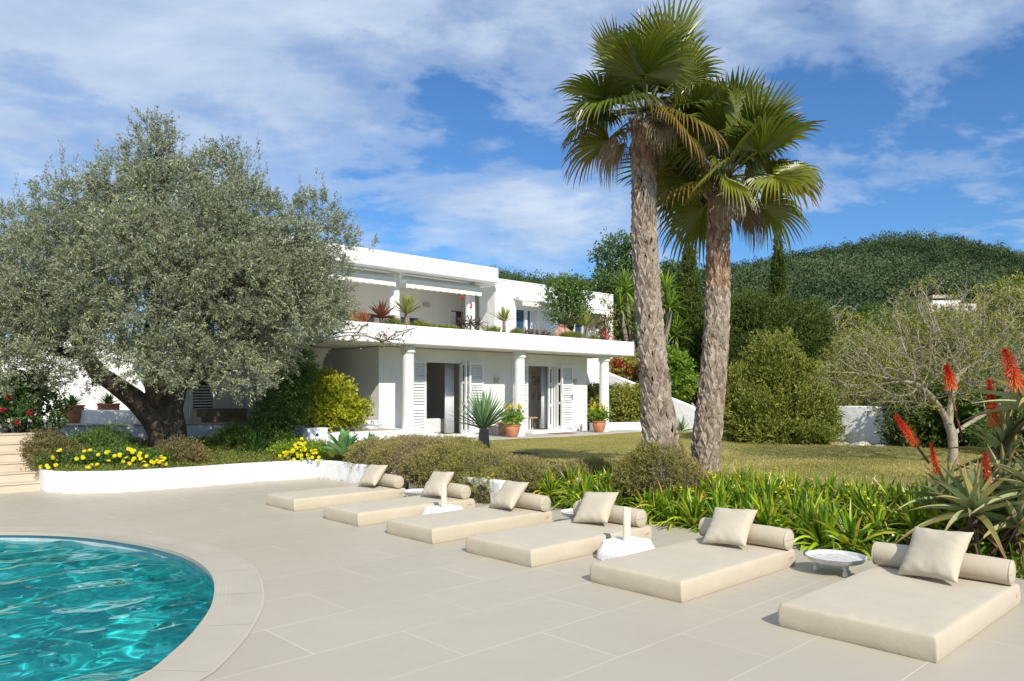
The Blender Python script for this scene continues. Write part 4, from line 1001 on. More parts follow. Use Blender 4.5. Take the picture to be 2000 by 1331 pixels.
# ------------------------------------------------------------------ parasol bases
def pbase(seed, loc, rz, sc, lab):
    rg = random.Random(seed); root = thing('parasol_base', lab, 'parasol base', loc, rz, 'parasol bases without parasols')
    bm = bmesh.new(); bmesh.ops.create_cube(bm, size=1)
    bmesh.ops.subdivide_edges(bm, edges=bm.edges, cuts=9, use_grid_fill=True)
    for v in bm.verts:
        x, y, z = v.co; t_ = z + .5; s_ = 1.0 - .24 * t_ ** 1.3
        cut = 1.0
        if abs(x) + abs(y) > .84: k = .84 / (abs(x) + abs(y)); x *= k; y *= k
        low = max(0, .35 - t_) / .35; n_ = (rg.random() - .5)
        r_ = 1 + .010 * n_ + low * (.08 * (rg.random() - .6)) - .07 * low
        v.co = (x * .62 * s_ * r_, y * .52 * s_ * r_, t_ * .185 + .003 * n_ * (1 if t_ < .98 else .5))
    me = bpy.data.meshes.new('block'); bm.to_mesh(me); bm.free(); link('concrete_block', me, M['rockwhite'], root, keep=False, smooth=False)
    o = kids(root)[0]; o.data.polygons.foreach_set('use_smooth', np.ones(len(o.data.polygons), bool)); o.data.set_sharp_from_angle(angle=R(50))
    b = MB(); b.lathe([(.041, .17), (.041, .53), (.039, .533), (.036, .533), (.035, .45)], (0, 0, 0), 24); p = b.build('pole', M['pole'], root, keep=False, auto=50)
    b = MB(); b.tube([(.03, 0, .33), (.075, -.012, .33)], .006, 8); b.tube([(.072, -.012, .315), (.076, -.012, .345)], .008, 8); b.build('clamp_screw', M['dark_metal'], p, keep=False)
    root.scale = (sc,) * 3
pbase(4, W(6.42, 5.02, 0.0), THETA + .05, 1.0, 'rough white concrete parasol base with a cream pole, nearer and fully seen one')
pbase(9, W(6.52, 8.27, 0.0), THETA - .1, .95, 'white concrete parasol base with a cream pole, farther of two, mostly behind a mattress')
# ------------------------------------------------------------------ plant builders
def leafobj(name, Q, r, m, parent=None, tip=None, keep=True):
    return link(name, grid_mesh(name, Q, r, tip), m, parent, keep, smooth=False)
def rosette(rng, n, L, Wd, e0, e1, droop, nseg=5, fold=.25, base_r=.02, hgt=0.0, prof=None, lvar=.2, twist=0.0, base_w=.5):
    k = np.arange(n); az = k * 2.39996 + rng.normal(size=n) * .25; f = (k + .5) / n
    el = np.radians(e0 + (e1 - e0) * f ** .9 + rng.normal(size=n) * 6)
    d = np.stack([np.cos(el) * np.cos(az), np.cos(el) * np.sin(az), np.sin(el)], 1)
    org = np.stack([np.cos(az) * base_r * (1 - f * .7), np.sin(az) * base_r * (1 - f * .7), hgt * f], 1)
    Ls = L * (1 - .25 * (f - .5)) * (1 + lvar * (rng.random(n) - .5) * 2)
    dr = droop * (1 - f * .75) * (.6 + .8 * rng.random(n))
    return straps(org, d, Ls, Wd * (.85 + .3 * rng.random(n)), dr, rng, nseg, prof, fold, twist, base_w)
def shift(q, p): Q, r, t = q; return Q + np.array(p, float), r, t
thickprof = lambda x: np.where(x < .15, .85 + x, (1 - ((x - .15) / .85) ** 1.35))
needleprof = lambda x: np.where(x < .3, .7 + x, 1 - ((x - .3) / .7) ** 1.5)

# ------------------------------------------------------------------ olive tree
rng = np.random.default_rng(21)
OD = 15.9
def OL(px, py, off, rpx, rz=None, ry=None):
    d = OD + off; p = D(px, py, d); r = rpx / F * d
    return (p.x, p.y, p.z, r, ry if ry else r * .9, r * (rz or .85))
lobes = [OL(270, 470, -1.5, 92), OL(355, 520, -1.6, 85), OL(190, 560, -1.3, 88), OL(300, 610, -1.5, 80), OL(410, 440, -1.2, 82), OL(470, 560, -1.2, 92), OL(410, 640, -1.3, 62), OL(120, 480, -.9, 85),
         OL(90, 590, -1.0, 90), OL(15, 560, -.4, 85), OL(30, 660, -.7, 82), OL(120, 680, -1.0, 70), OL(210, 660, -1.3, 55), OL(555, 490, -.6, 80), OL(570, 610, -.6, 88), OL(625, 540, -.2, 68), OL(645, 470, .1, 44), OL(618, 432, .2, 50),
         OL(480, 728, -1.0, 60), OL(535, 690, -.3, 58), OL(630, 610, .0, 56), OL(480, 420, -.5, 72), OL(330, 385, -.4, 82), OL(240, 380, -.3, 70), OL(170, 400, .0, 62), OL(110, 400, .2, 52), OL(55, 450, .3, 52), OL(300, 320, .1, 56), OL(300, 270, .2, 32, 1.3),
         OL(420, 345, .2, 46), OL(435, 310, .3, 30), OL(480, 380, .1, 40), OL(20, 450, .5, 42), OL(-50, 580, -.2, 90), OL(350, 680, -1.4, 46, .7), OL(270, 560, .9, 175), OL(440, 540, .9, 165), OL(110, 560, .8, 140), OL(570, 560, .8, 95), OL(330, 430, .9, 130), OL(20, 620, .6, 100), OL(55, 735, -.8, 62), OL(150, 735, -.9, 36), OL(310, 722, -1.5, 46, .7), OL(372, 735, -1.5, 36, .7), OL(248, 715, -1.5, 34)]
lobes = [(x, y, z, rx * (.88 if rx > .55 else 1), ry * (.88 if rx > .55 else 1), rz * (.88 if rx > .55 else 1)) for x, y, z, rx, ry, rz in lobes]; big = list(lobes)
for x, y, z, rx, ry, rz in big:
    for q_ in range(4):
        a = rdir(rng, 1)[0]; s_ = rng.uniform(.25, .42); lobes.append((x + a[0] * rx * .85, y + a[1] * ry * .85, z + a[2] * rz * .85, rx * s_, ry * s_, rz * s_ * 1.1))
p, d, k = lobes_sample(lobes, 19500, rng, .78, .45, .75, .42)
lh = rng.random(len(lobes)); hue = np.clip(lh[k] * .7 + rng.random(len(k)) * .3, 0, 1)
Q1, r1 = sprigs(p, d, rng.uniform(.14, .32, len(p)), 25, .058, .0175, rng, .75, .3, hue)
# upright shoots on top
pts = []
for px, py, hh in ((300, 280, 45), (312, 265, 30), (290, 290, 40), (330, 290, 30), (430, 310, 25), (455, 315, 25), (410, 310, 25), (110, 360, 20), (140, 340, 30), (190, 320, 35), (205, 335, 30), (235, 330, 25), (490, 340, 30), (60, 385, 25), (590, 395, 25), (620, 400, 35), (640, 410, 30), (665, 440, 25), (480, 330, 40), (690, 470, 25), (25, 400, 25), (275, 310, 35), (350, 320, 30), (160, 360, 25), (365, 345, 30), (490, 370, 25), (590, 410, 20)):
    for s_ in range(9): q_ = D(px + rng.normal() * 16, py + rng.normal() * 14 + 8, OD + .4 + rng.normal() * .3); pts.append((q_.x, q_.y, q_.z, hh / F * OD))
pa = np.array(pts)
dv = nrm(np.array([0, 0, 1.0]) + rng.normal(size=(len(pa), 3)) * .28)
Q2, r2 = sprigs(pa[:, :3], dv, pa[:, 3] * 1.3, 26, .06, .017, rng, .6, .3)
# sparse inner leaves
p3, d3, k3 = lobes_sample(big, 2200, rng, .1, .2, .6, .8); Q3, r3 = sprigs(p3, d3, .3, 12, .07, .024, rng, .9, .4)
tb_ = D(330, 872, OD)
ol = thing('olive_tree', 'large old olive tree with a thick gnarled trunk and grey green crown', 'olive tree', (tb_.x, tb_.y, .45))
Qa = np.concatenate([Q1, Q2, Q3]); ra = np.concatenate([r1, r2, r3])
leafobj('crown', Qa, ra, M['olive'], ol)
b = MB(); rg = np.random.default_rng(8)
P_ = lambda px, py, off=0.0: D(px, py, OD + off)
def limb(ps, rs, n=18, fl=.16): b.tube(ps, rs, n, wob=.10, rng=rg, flute=fl)
base = P_(328, 895)
limb([P_(330, 905), P_(328, 880), P_(322, 845), P_(315, 812), P_(312, 780), P_(318, 745)], [.46, .36, .30, .31, .29, .2], 26, .22)
limb([P_(326, 890), P_(318, 850, -.05), P_(300, 815, -.1), P_(262, 778, -.2), P_(225, 752, -.35), P_(190, 728, -.5), P_(165, 690, -.5), P_(130, 640, -.5)], [.34, .28, .25, .20, .17, .155, .13, .09])
limb([P_(335, 890, .1), P_(340, 840, .05), P_(335, 800), P_(342, 765, .05), P_(352, 735, .1), P_(375, 690, .2), P_(400, 620, .3), P_(430, 520, .3)], [.34, .28, .23, .22, .18, .15, .12, .08])
limb([P_(352, 745, .2), P_(395, 735, .3), P_(440, 715, .25), P_(475, 680, .2), P_(520, 620, .1), P_(580, 540, .1)], [.2, .17, .16, .14, .11, .06])
limb([P_(315, 790, -.1), P_(300, 740, -.2), P_(295, 660, -.1), P_(310, 560, 0), P_(330, 430, .1), P_(305, 300, .3)], [.26, .2, .16, .12, .08, .03])
limb([P_(165, 690, -.5), P_(120, 690, -.6), P_(60, 660, -.5), P_(0, 600, -.2)], [.13, .1, .08, .05], 12)
limb([P_(440, 715, .25), P_(450, 650, .4), P_(440, 560, .5)], [.1, .08, .05], 12)
for k in range(26):
    lo = big[rg.integers(7)]; c = Vector(lo[:3]); src = [P_(310, 560, 0), P_(400, 620, .3), P_(165, 690, -.5), P_(520, 620, .1), P_(295, 660, -.1)]
    s0 = min(src, key=lambda q_: (q_ - c).length); e = c + Vector(rg.normal(size=3)) * .35; mid = s0.lerp(e, .5) + Vector(rg.normal(size=3)) * .18
    limb([s0, mid, e], [.05, .03, .012], 7, .05)
b.build('trunk', M['olive_bark'], ol, smooth=True)

# ------------------------------------------------------------------ fan palms
def crown_fronds(root, c, seed, n, specs, lean=(0, 0)):
    """specs: (count, elev lo, elev hi, petiole, radius, material, droop)"""
    rg = np.random.default_rng(seed); az0 = rg.uniform(0, 6.28); kk = 0
    for cnt, e0, e1, pl, Rr, mk, dr in specs:
        for q_ in range(cnt):
            az = az0 + kk * 2.39996 + rg.normal() * .3; kk += 1
            el = math.radians(rg.uniform(e0, e1)); plen = pl * rg.uniform(.8, 1.2); rad = Rr * rg.uniform(.85, 1.12)
            d0 = np.array([math.cos(el) * math.cos(az), math.cos(el) * math.sin(az), math.sin(el)])
            T = np.linspace(0, 1, 7); g = .35 * dr
            pp_ = np.array(c) + np.outer(T, d0) * plen - np.outer(T ** 2, [0, 0, 1]) * plen * g + d0 * .05
            d1 = nrm(pp_[-1] - pp_[-2]); side = np.cross(d1, [0, 0, 1.0]); side = side / max(np.linalg.norm(side), .05) if np.linalg.norm(side) > .05 else np.array([1.0, 0, 0])
            roll = rg.normal() * .45; nor = np.cross(side, d1)
            side, nor = side * math.cos(roll) + nor * math.sin(roll), nor * math.cos(roll) - side * math.sin(roll)
            fold_v = rg.uniform(.15, .4)
            ns = 44; phi = np.linspace(-2.25, 2.25, ns) + rg.normal(size=ns) * .012
            sl = rad * (.72 + .28 * np.cos(phi * .62)) * (1 + rg.normal(size=ns) * .04)
            nseg = 7; TT = np.linspace(0, 1, nseg + 1)
            hub = pp_[-1]
            dirs = np.cos(phi)[:, None] * d1 + np.sin(phi)[:, None] * side + nor * (np.abs(np.sin(phi)) * fold_v)[:, None]
            dirs = nrm(dirs)
            costa = d1[None, None, :] * (np.cos(phi * .5) ** 2)[:, None, None] * .10 * rad
            flop = np.clip((TT - .5) / .5, 0, 1) ** 1.7
            dl = (dr * (.5 + .5 * rg.random(ns)))[:, None]
            P = hub + costa * np.minimum(TT / .3, 1)[None, :, None] + dirs[:, None, :] * (sl[:, None] * TT[None, :] * (1 - .35 * dl * flop[None, :]))[..., None]
            P = P - np.array([0, 0, 1.0]) * (sl[:, None] * dl * flop[None, :] * .75)[..., None] - np.array([0, 0, 1.0]) * (sl[:, None] * .10 * dr * TT[None, :] ** 2)[..., None]
            tan = nrm(np.gradient(P, axis=1)); sdir = np.cross(np.broadcast_to(nor, P.shape), tan); sdir = nrm(sdir)
            dphi = 4.5 / ns
            half = np.minimum(np.minimum(TT, .50)[None, :] * sl[:, None] * dphi * .5 * 1.04 + .003, 1)
            half = half * np.where(TT > .50, 1 - ((TT - .50) / .50) ** 1.3, 1)[None, :] + .0012
            n2 = np.cross(sdir, tan); up = n2 * (half * .55)[..., None]
            A = P + sdir * half[..., None] - up; C_ = P - sdir * half[..., None] - up; B = P + up
            q1 = np.stack([A[:, :-1], B[:, :-1], B[:, 1:], A[:, 1:]], 2); q2 = np.stack([B[:, :-1], C_[:, :-1], C_[:, 1:], B[:, 1:]], 2)
            Q = np.concatenate([q1, q2], 1).reshape(-1, 4, 3); tp = np.stack([TT[:-1], TT[:-1], TT[1:], TT[1:]], 1); tip = np.tile(np.concatenate([tp, tp]), (ns, 1)).reshape(-1, 4)
            hue = rg.random(); rr = np.clip(hue * .7 + np.repeat(rg.random(ns), 2 * nseg) * .3, 0, 1)
            f = leafobj('frond', Q, rr, M[mk], root, tip)
            bb = MB(); bb.tube([Vector(x) for x in pp_], [.022, .018, .015, .013, .012, .011, .009], 6); bb.build('petiole', M['petiole' if mk != 'palm_dry' else 'petiole_dry'], f, smooth=True)
def palm(lab, path, wid, dd, seed, crown_px, specs, nb, red_from):
    base = D(path[0][0], path[0][1], dd); root = thing('fan_palm', lab, 'palm tree', base)
    pts = [D(x, y, dd) for x, y in path]; rad = [w_ * .71 / 2 / F * dd for w_ in wid]
    # finer centre line
    T = np.linspace(0, 1, 60); yy = np.array([p_.z for p_ in pts]); zz = np.interp(T, [0, 1], [yy[0], yy[-1]])
    xs = np.interp(zz, yy, [p_.x for p_ in pts]); xs = np.convolve(np.pad(xs, 4, 'edge'), np.ones(9) / 9, 'valid'); rs = np.interp(zz, yy, rad)
    rg = np.random.default_rng(seed)
    b = MB(); b.tube([Vector((x, dd, z)) for x, z in zip(xs, zz)], list(rs * .86), 20, wob=.10, rng=rg); tr_ = b.build('trunk', M['palm_core'], root, smooth=True)
    # leaf bases wrapped in a criss-cross around the trunk
    for lo, hi, mk, sh in ((0, red_from, 'palm_boot', 0), (red_from, 1.0, 'palm_boot_red', 1)):
        k = np.arange(int(nb * lo), int(nb * hi)); m = len(k); f = k / nb
        az = k * 2.39996 + rg.normal(size=m) * .12; z = np.interp(f, [0, 1], [zz[0], zz[-1]]) + rg.normal(size=m) * .012
        x0 = np.interp(z, zz, xs); r0 = np.interp(z, zz, rs)
        o = np.stack([np.cos(az), np.sin(az), np.zeros(m)], 1); s_ = np.stack([-np.sin(az), np.cos(az), np.zeros(m)], 1)
        c = np.stack([x0, np.full(m, dd), z], 1) + o * (r0 * .80)[:, None]
        up = np.array([0, 0, 1.0]); k_ = (r0 / .21)[:, None]
        hL = rg.uniform(.19, .30, (m, 1)); lift = np.where(rg.random((m, 1)) < .10, rg.uniform(.5, 1.1, (m, 1)), rg.uniform(.05, .35, (m, 1))); lift = np.where(f[:, None] > .94, rg.uniform(.3, 1.0, (m, 1)), lift)
        Qs = []; rs_ = []; base_r = rg.random(m)
        for sg in (-1, 1):
            wd = rg.uniform(.034, .052, (m, 1)) * k_
            a0 = c + s_ * sg * rg.uniform(.085, .125, (m, 1)) * k_ - up * .03; a1 = c + up * hL + o * (.030 + .02 * rg.random((m, 1))) * k_ + s_ * sg * .012
            am = (a0 + a1) / 2 + o * .035 * k_ + s_ * sg * .012; ax_ = nrm(a1 - a0); wv = nrm(np.cross(ax_, o)) * wd; th = -o * .03
            Qs += [np.stack([a0 - wv, a0 + wv, am + wv * 1.1, am - wv * 1.1], 1), np.stack([am - wv * 1.1, am + wv * 1.1, a1 + wv * .8, a1 - wv * .8], 1), np.stack([a0 - wv, am - wv * 1.1, am - wv * 1.1 + th, a0 - wv + th], 1), np.stack([am - wv * 1.1, a1 - wv * .8, a1 - wv * .8 + th, am - wv * 1.1 + th], 1), np.stack([a0 + wv, am + wv * 1.1, am + wv * 1.1 + th, a0 + wv + th], 1), np.stack([am + wv * 1.1, a1 + wv * .8, a1 + wv * .8 + th, am + wv * 1.1 + th], 1)]
            rs_ += [np.clip(base_r * .6 + rg.random(m) * .4, 0, 1)] * 6
        t0 = c + up * (hL - .03) + o * .03 * k_; dv_ = nrm(up + o * lift + s_ * rg.normal(size=(m, 1)) * .25); sl_ = rg.uniform(.05, .14, (m, 1)) * (1 + (f[:, None] > .94)); t1 = t0 + dv_ * sl_; ww = s_ * rg.uniform(.028, .046, (m, 1)) * k_; cu_ = up * rg.uniform(-.03, .03, (m, 1)); th = -o * .02
        Qs += [np.stack([t0 - ww, t0 + ww, t1 + ww * .7 + cu_, t1 - ww * .7 - cu_], 1), np.stack([t1 - ww * .7 - cu_, t1 + ww * .7 + cu_, t1 + ww * .7 + cu_ + th, t1 - ww * .7 - cu_ + th], 1), np.stack([t0 - ww, t1 - ww * .7 - cu_, t1 - ww * .7 - cu_ + th, t0 - ww + th], 1), np.stack([t0 + ww, t1 + ww * .7 + cu_, t1 + ww * .7 + cu_ + th, t0 + ww + th], 1)]
        rs_ += [np.clip(base_r * .5 + .5, 0, 1)] * 4
        Q = np.concatenate(Qs); rq = np.concatenate(rs_)
        leafobj('leaf_bases', Q, rq, M[mk], root)
    cc = D(crown_px[0], crown_px[1], dd)
    crown_fronds(root, cc, seed + 3, 0, specs)
    # dry fibres hanging below the crown
    m = 150; az = rg.uniform(0, 6.28, m); o = np.stack([np.cos(az), np.sin(az), rg.uniform(-.3, .5, m)], 1)
    Q, r, t_ = straps(np.array(cc) + o * rg.uniform(.05, .28, (m, 1)) + np.array([0, 0, 1.0]) * rg.uniform(-.35, .25, (m, 1)), nrm(o), rg.uniform(.2, .5, m), .012, rg.uniform(.5, 1.1, m), rg, 5)
    leafobj('dry_fibres', Q, r, M['palm_dry'], root, t_)
PD = 10.95
palm('taller fan palm with a grey criss cross trunk leaning left', [(1294, 960), (1292, 900), (1287, 860), (1283, 800), (1275, 720), (1266, 620), (1260, 520), (1258, 430), (1257, 340), (1255, 262)], [98, 92, 86, 74, 68, 64, 62, 60, 58, 52], PD, 53, (1262, 222),
     [(6, 45, 82, .60, .80, 'palm_green', .08), (8, 10, 46, .60, .82, 'palm_green', .24), (5, -25, 12, .62, .78, 'palm_green', .62), (4, -20, 22, .55, .78, 'palm_yellow', .6), (3, -40, 0, .40, .42, 'palm_dry', 1.2)], 330, .86)
palm('shorter fan palm with a pale trunk, standing right of the taller palm', [(1376, 960), (1377, 915), (1383, 850), (1392, 760), (1400, 660), (1402, 580), (1402, 500), (1403, 440), (1405, 395)], [66, 68, 70, 62, 60, 58, 55, 54, 50], PD + .5, 47, (1420, 348),
     [(7, 42, 80, .62, .86, 'palm_green', .10), (10, 5, 45, .70, .88, 'palm_green', .26), (6, -30, 8, .64, .82, 'palm_green', .55), (3, -10, 18, .55, .80, 'palm_yellow', .5), (2, -45, -15, .4, .42, 'palm_dry', 1.2)], 300, .68)

# ------------------------------------------------------------------ agapanthus bed
rng = np.random.default_rng(77)
protos = []
for kx in range(7):
    root = None
    n = 46; Q, r, t_ = rosette(rng, n, .62, .044, 12, 86, .70, 6, .30, .05, .03, lvar=.25, twist=1.0)
    Q2, r2, t2 = rosette(rng, 12 if kx % 2 else 20, .58, .042, 15, 75, .6, 6, .3, .05, .03, lvar=.3, twist=1.0)
    me = grid_mesh('agapanthus', np.concatenate([Q, Q2]), np.concatenate([r, r2]), np.concatenate([t_, t2])); me.materials.append(M['agap']); me.materials.append(M['agap_y'])
    mi = np.zeros(len(me.polygons), np.int32); mi[len(Q):] = 1; me.polygons.foreach_set('material_index', mi)
    protos.append(me)
cl_n = 0
for v in np.arange(-.4, 8.75, .30):
    for u in np.arange(8.56, 10.2, .30):
        uu, vv = u + rng.normal() * .06, v + rng.normal() * .08
        if v < 3.2 and u < 9.1: continue
        if v > 7.9 and u < 8.7: continue
        if vv > 7.6 and uu > 9.35: continue
        pw_ = W(uu, vv); 
        if min((pw_.xy - Vector((2.2, PD + .05))).length, (pw_.xy - Vector((2.95, PD + .5))).length) < .26: continue
        o = bpy.data.objects.new('agapanthus', protos[rng.integers(7)]); COL.objects.link(o)
        put(o, W(uu, vv, bed_z(uu, vv) - .01), rng.uniform(0, 6.28), rng.uniform(.82, 1.1) * (.88 if vv > 7.4 else 1.0), (rng.normal() * .08, rng.normal() * .08))
        tag(o, 'strappy green agapanthus clump in the bed behind the sunbeds', 'agapanthus', 'agapanthus clumps in the long bed'); cl_n += 1
# flower head: small yellow cup of petals
def flower_mesh(rng, n=6, L=.022, el=30):
    az = np.arange(n) * 2 * np.pi / n; e = math.radians(el)
    d = np.stack([np.cos(az) * math.cos(e), np.sin(az) * math.cos(e), np.full(n, math.sin(e))], 1)
    s_ = np.stack([-np.sin(az), np.cos(az), np.zeros(n)], 1)
    o = np.zeros((n, 3)); w_ = L * .62
    Q = np.stack([o, d * L * .6 + s_ * w_ * .6, d * L, d * L * .6 - s_ * w_ * .6], 1)
    return Q, rng.random(n)
def oxalis(seed, n, spread, hgt, fs=.03):
    """loose bunch of thin stalks each carrying yellow blooms"""
    rg = np.random.default_rng(seed); root = thing('yellow_oxalis', 'x', 'flower')
    b = MB()
    for k in range(n):
        x, y = rg.normal(size=2) * spread; h_ = hgt * rg.uniform(.75, 1.15); q_ = Vector((x, y, h_))
        b.tube([Vector((x * .4, y * .4, 0)), Vector((x * .8, y * .8, h_ * .6)), q_], .0025, 4)
        Q = []; r = []
        for m in range(4):
            f, rr = flower_mesh(rg, 6, fs, rg.uniform(20, 60)); a = rg.normal(size=3) * .5
            Rm = np.array(Euler(a).to_matrix()); Q.append(f @ Rm.T + np.array(q_) + rg.normal(size=3) * .018); r.append(rr)
        leafobj('bloom', np.concatenate(Q), np.concatenate(r), M['petal_y'], root, keep=False)
    b.build('stalk', M['grassy'], root, keep=False)
    return root
ox = [oxalis(1, 3, .07, .40, .022), oxalis(2, 2, .05, .36, .022), oxalis(3, 3, .09, .33, .022)]
oxpos = [(8.75, 7.9), (8.95, 7.3), (9.3, 6.9), (8.9, 6.2), (9.2, 5.7), (9.6, 5.6), (9.5, 5.1), (8.9, 5.2), (9.3, 4.4), (9.0, 4.6), (9.8, 4.0), (9.5, 3.6), (9.0, 3.9), (9.3, 3.0), (9.6, 2.5), (9.8, 1.9), (10.0, 1.5), (9.9, 3.2), (10.1, 2.2), (8.75, 5.9), (10.0, 5.0), (8.9, 3.4)]
for i, (u, v) in enumerate(oxpos):
    o = ox[i] if i < 3 else dup(ox[i % 3], (0, 0, 0)); put(o, W(u, v, bed_z(u, v)), rng.uniform(0, 6), rng.uniform(.95, 1.25))
    tag(o, 'thin stalks of yellow oxalis flowers among the agapanthus leaves', 'flower', 'oxalis in the agapanthus bed')
# weeds along the deck edge
m = 5200; u = 8.43 + np.abs(rng.normal(size=m)) * .28; v = rng.uniform(-1, 6.3, m); pz = np.array([bed_z(a, c) for a, c in zip(u, v)])
org = np.stack([CU * u - SU * v, SU * u + CU * v, pz], 1); d = nrm(np.array([0, 0, 1.0]) + rng.normal(size=(m, 3)) * .7)
Q, r = sprigs(org, d, rng.uniform(.03, .12, m), 6, .035, .014, rng, .9, .3)
tag(leafobj('low_weeds', Q, r, M['weed']), 'low creeping weeds along the deck edge before the agapanthus', 'ground cover', kind='stuff')

# ------------------------------------------------------------------ heather mounds
def mound(lab, bumps, n, seed, drape=0.0, name='heather_shrub', mk='heather', L=.04, Wl=.008, root_at=None, grp=None):
    """bumps: (x,y,z,rx,ry,rz) ellipsoids standing on the ground"""
    rg = np.random.default_rng(seed); c0 = bumps[0]
    root = thing(name, lab, 'shrub', (c0[0], c0[1], c0[2] - c0[5] * .5), 0, grp)
    b = MB()
    for x, y, z, rx, ry, rz in bumps:
        k = len(b.v); b.lathe([(math.cos(a) * .93, math.sin(a) * .93) for a in np.linspace(-.6, 1.5, 9)], (0, 0, 0), 20)
        b.v[k:] = [(x + p_[0] * rx, y + p_[1] * ry, z + p_[2] * rz) for p_ in b.v[k:]]
    b.build('stems', M['mound'], root, smooth=True)
    p, d, k = lobes_sample(bumps, n, rg, .95, .5, .9, .45, -.35)
    hue = np.clip(.5 + .5 * np.sin(p[:, 0] * 2.3 + np.sin(p[:, 1] * 3)) * .5 + rg.normal(size=n) * .18, 0, 1)
    Q, r = sprigs(p, d, rg.uniform(.05, .13, n), 11, L, Wl, rg, .6, .3, hue)
    leafobj('foliage', Q, r, M[mk], root)
    return root
def UB(u, v, z, ru, rv, rz):  # bump given in deck axes; taken as round enough
    q_ = W(u, v, z); return (q_.x, q_.y, q_.z, (ru + rv) / 2, (ru + rv) / 2, rz)
mound('long dull green heather bank spilling over the low white wall behind the far sunbeds',
      [UB(8.24, 9.15, .06, .30, .4, .38), UB(8.24, 9.5, .08, .30, .4, .40), UB(8.22, 9.9, .10, .32, .4, .42), UB(8.2, 10.6, .12, .32, .4, .46), UB(8.22, 11.3, .14, .32, .4, .50), UB(8.2, 12.0, .16, .32, .4, .50), UB(8.75, 12.3, .42, .75, .75, .40), UB(8.65, 11.5, .42, .75, .8, .42), UB(8.6, 10.7, .38, .7, .8, .38), UB(8.65, 9.9, .34, .7, .75, .36), UB(9.3, 11.6, .45, .7, .8, .38), UB(8.35, 11.9, .38, .5, .6, .38), UB(8.3, 10.9, .34, .45, .6, .34), UB(8.4, 12.9, .4, .5, .5, .36), UB(8.35, 10.1, .3, .4, .5, .30), UB(9.2, 10.5, .36, .6, .7, .22), UB(9.1, 12.6, .45, .6, .6, .36)], 14500, 13)
mound('small brownish heather mound between the heather bank and the agapanthus', [UB(8.75, 9.05, .30, .42, .45, .30), UB(9.1, 9.3, .33, .4, .4, .24)], 2300, 14)
mound('rounded dull green heather cushion on the lawn edge behind the agapanthus', [UB(9.75, 8.3, .36, .36, .36, .20), UB(9.5, 8.6, .34, .34, .34, .16)], 1700, 15)
mound('tall heather shrub heaped against the foot of the two palms', [(2.08, PD - .08, .55, .36, .34, .48), (2.40, PD - .04, .42, .36, .34, .34), (1.83, PD + .0, .45, .30, .30, .36), (2.2, PD + .25, .55, .34, .30, .55)], 4300, 16)
# ------------------------------------------------------------------ red aloes by the deck
def flower_spike(root, base, top, hl, r0, seed):
    rg = np.random.default_rng(seed); base, top = Vector(base), Vector(top); ax = (top - base).normalized()
    b = MB(); mid = base.lerp(top, .5) + Vector((rg.normal() * .02, rg.normal() * .02, 0)); st_ = b; b.tube([base, mid, top - ax * hl * .05], [.014, .012, .006], 8); st = b.build('flower_stalk', M['aloe_stalk'], root, smooth=True)
    n = 300; f = (np.arange(n) + .5) / n; az = np.arange(n) * 2.39996; axn = np.array(ax); s1 = nrm(np.cross(axn, [1.0, .3, .1])); s2 = np.cross(axn, s1)
    o = np.cos(az)[:, None] * s1 + np.sin(az)[:, None] * s2
    c = np.array(top) - axn * (hl * (1 - f))[:, None]
    el = 1.1 * f - .75 + rg.normal(size=n) * .12            # lower florets hang, upper point up
    d = nrm(o * np.cos(el)[:, None] + axn * np.sin(el)[:, None])
    L = r0 * .86 * (1.25 - .80 * f) * (1 + rg.normal(size=n) * .1)
    Q, r, t_ = straps(c, d, L, .011, .15, rg, 2, lambda x: 1 - .35 * x, .5)
    rr = np.clip(np.repeat(1 - f, 4) * .8 + np.repeat(rg.random(n), 4) * .25, 0, 1)
    leafobj('flower_head', Q, rr, M['aloe_fl'], st, t_)
def aloe(lab, p, z, seed, stem, sc, spikes, n=30, tilt=0.0):
    rg = np.random.default_rng(seed); g_ = Vector((p[0], p[1], .05)); root = thing('aloe_plant', lab, 'aloe', g_, 0, 'tree aloes by the deck')
    b = MB(); cpt = Vector((p[0], p[1], z)); b.tube([Vector((p[0] + stem[0], p[1] + stem[1], .0)), cpt.lerp(Vector((p[0] + stem[0], p[1] + stem[1], .0)), .45), cpt], [.06, .055, .05], 10, wob=.2, rng=rg); b.build('stem', M['brownbark'], root, smooth=True)
    q_ = rosette(rg, n, .66 * sc, .095 * sc, -12, 84, .30, 8, .55, .03, .10, thickprof, .15, .5, .8)
    leafobj('rosette', q_[0] + np.array(cpt), q_[1], M['aloe'], root, q_[2])
    m = 12; az = rg.uniform(0, 6.28, m); d = np.stack([np.cos(az) * .75, np.sin(az) * .75, rg.uniform(-.5, .1, m)], 1)
    Q, r, t_ = straps(np.array(cpt) + np.stack([np.zeros(m), np.zeros(m), -rg.uniform(.05, .3, m)], 1), nrm(d), rg.uniform(.35, .6, m) * sc, .06 * sc, rg.uniform(.5, .9, m), rg, 6, thickprof, .5)
    leafobj('withered_leaves', Q, r, M['aloe_dry'], root, t_)
    for i, (tx, ty, td, bx, by, hl, r0) in enumerate(spikes): flower_spike(root, cpt + Vector((0, 0, .05)) if bx is None else D(bx, by, td), D(tx, ty, td), hl, r0, seed * 10 + i)
AD = 7.9
aloe('large aloe rosette right behind the nearest bolster, carrying a conical red flower', D(1903, 1010, 7.75).xy, D(1903, 1010, 7.75).z, 1, (.05, .15), 1.0, [(1924, 886, 7.8, 1927, 1010, .42, .085)], 34)
aloe('aloe rosette with a slender red bud spike at the left end of the aloe group', D(1850, 990, 8.35).xy, D(1850, 985, 8.35).z, 2, (.1, .1), .85, [(1818, 866, 8.4, 1838, 965, .34, .05), (1750, 812, 8.6, 1815, 905, .36, .075)], 26)
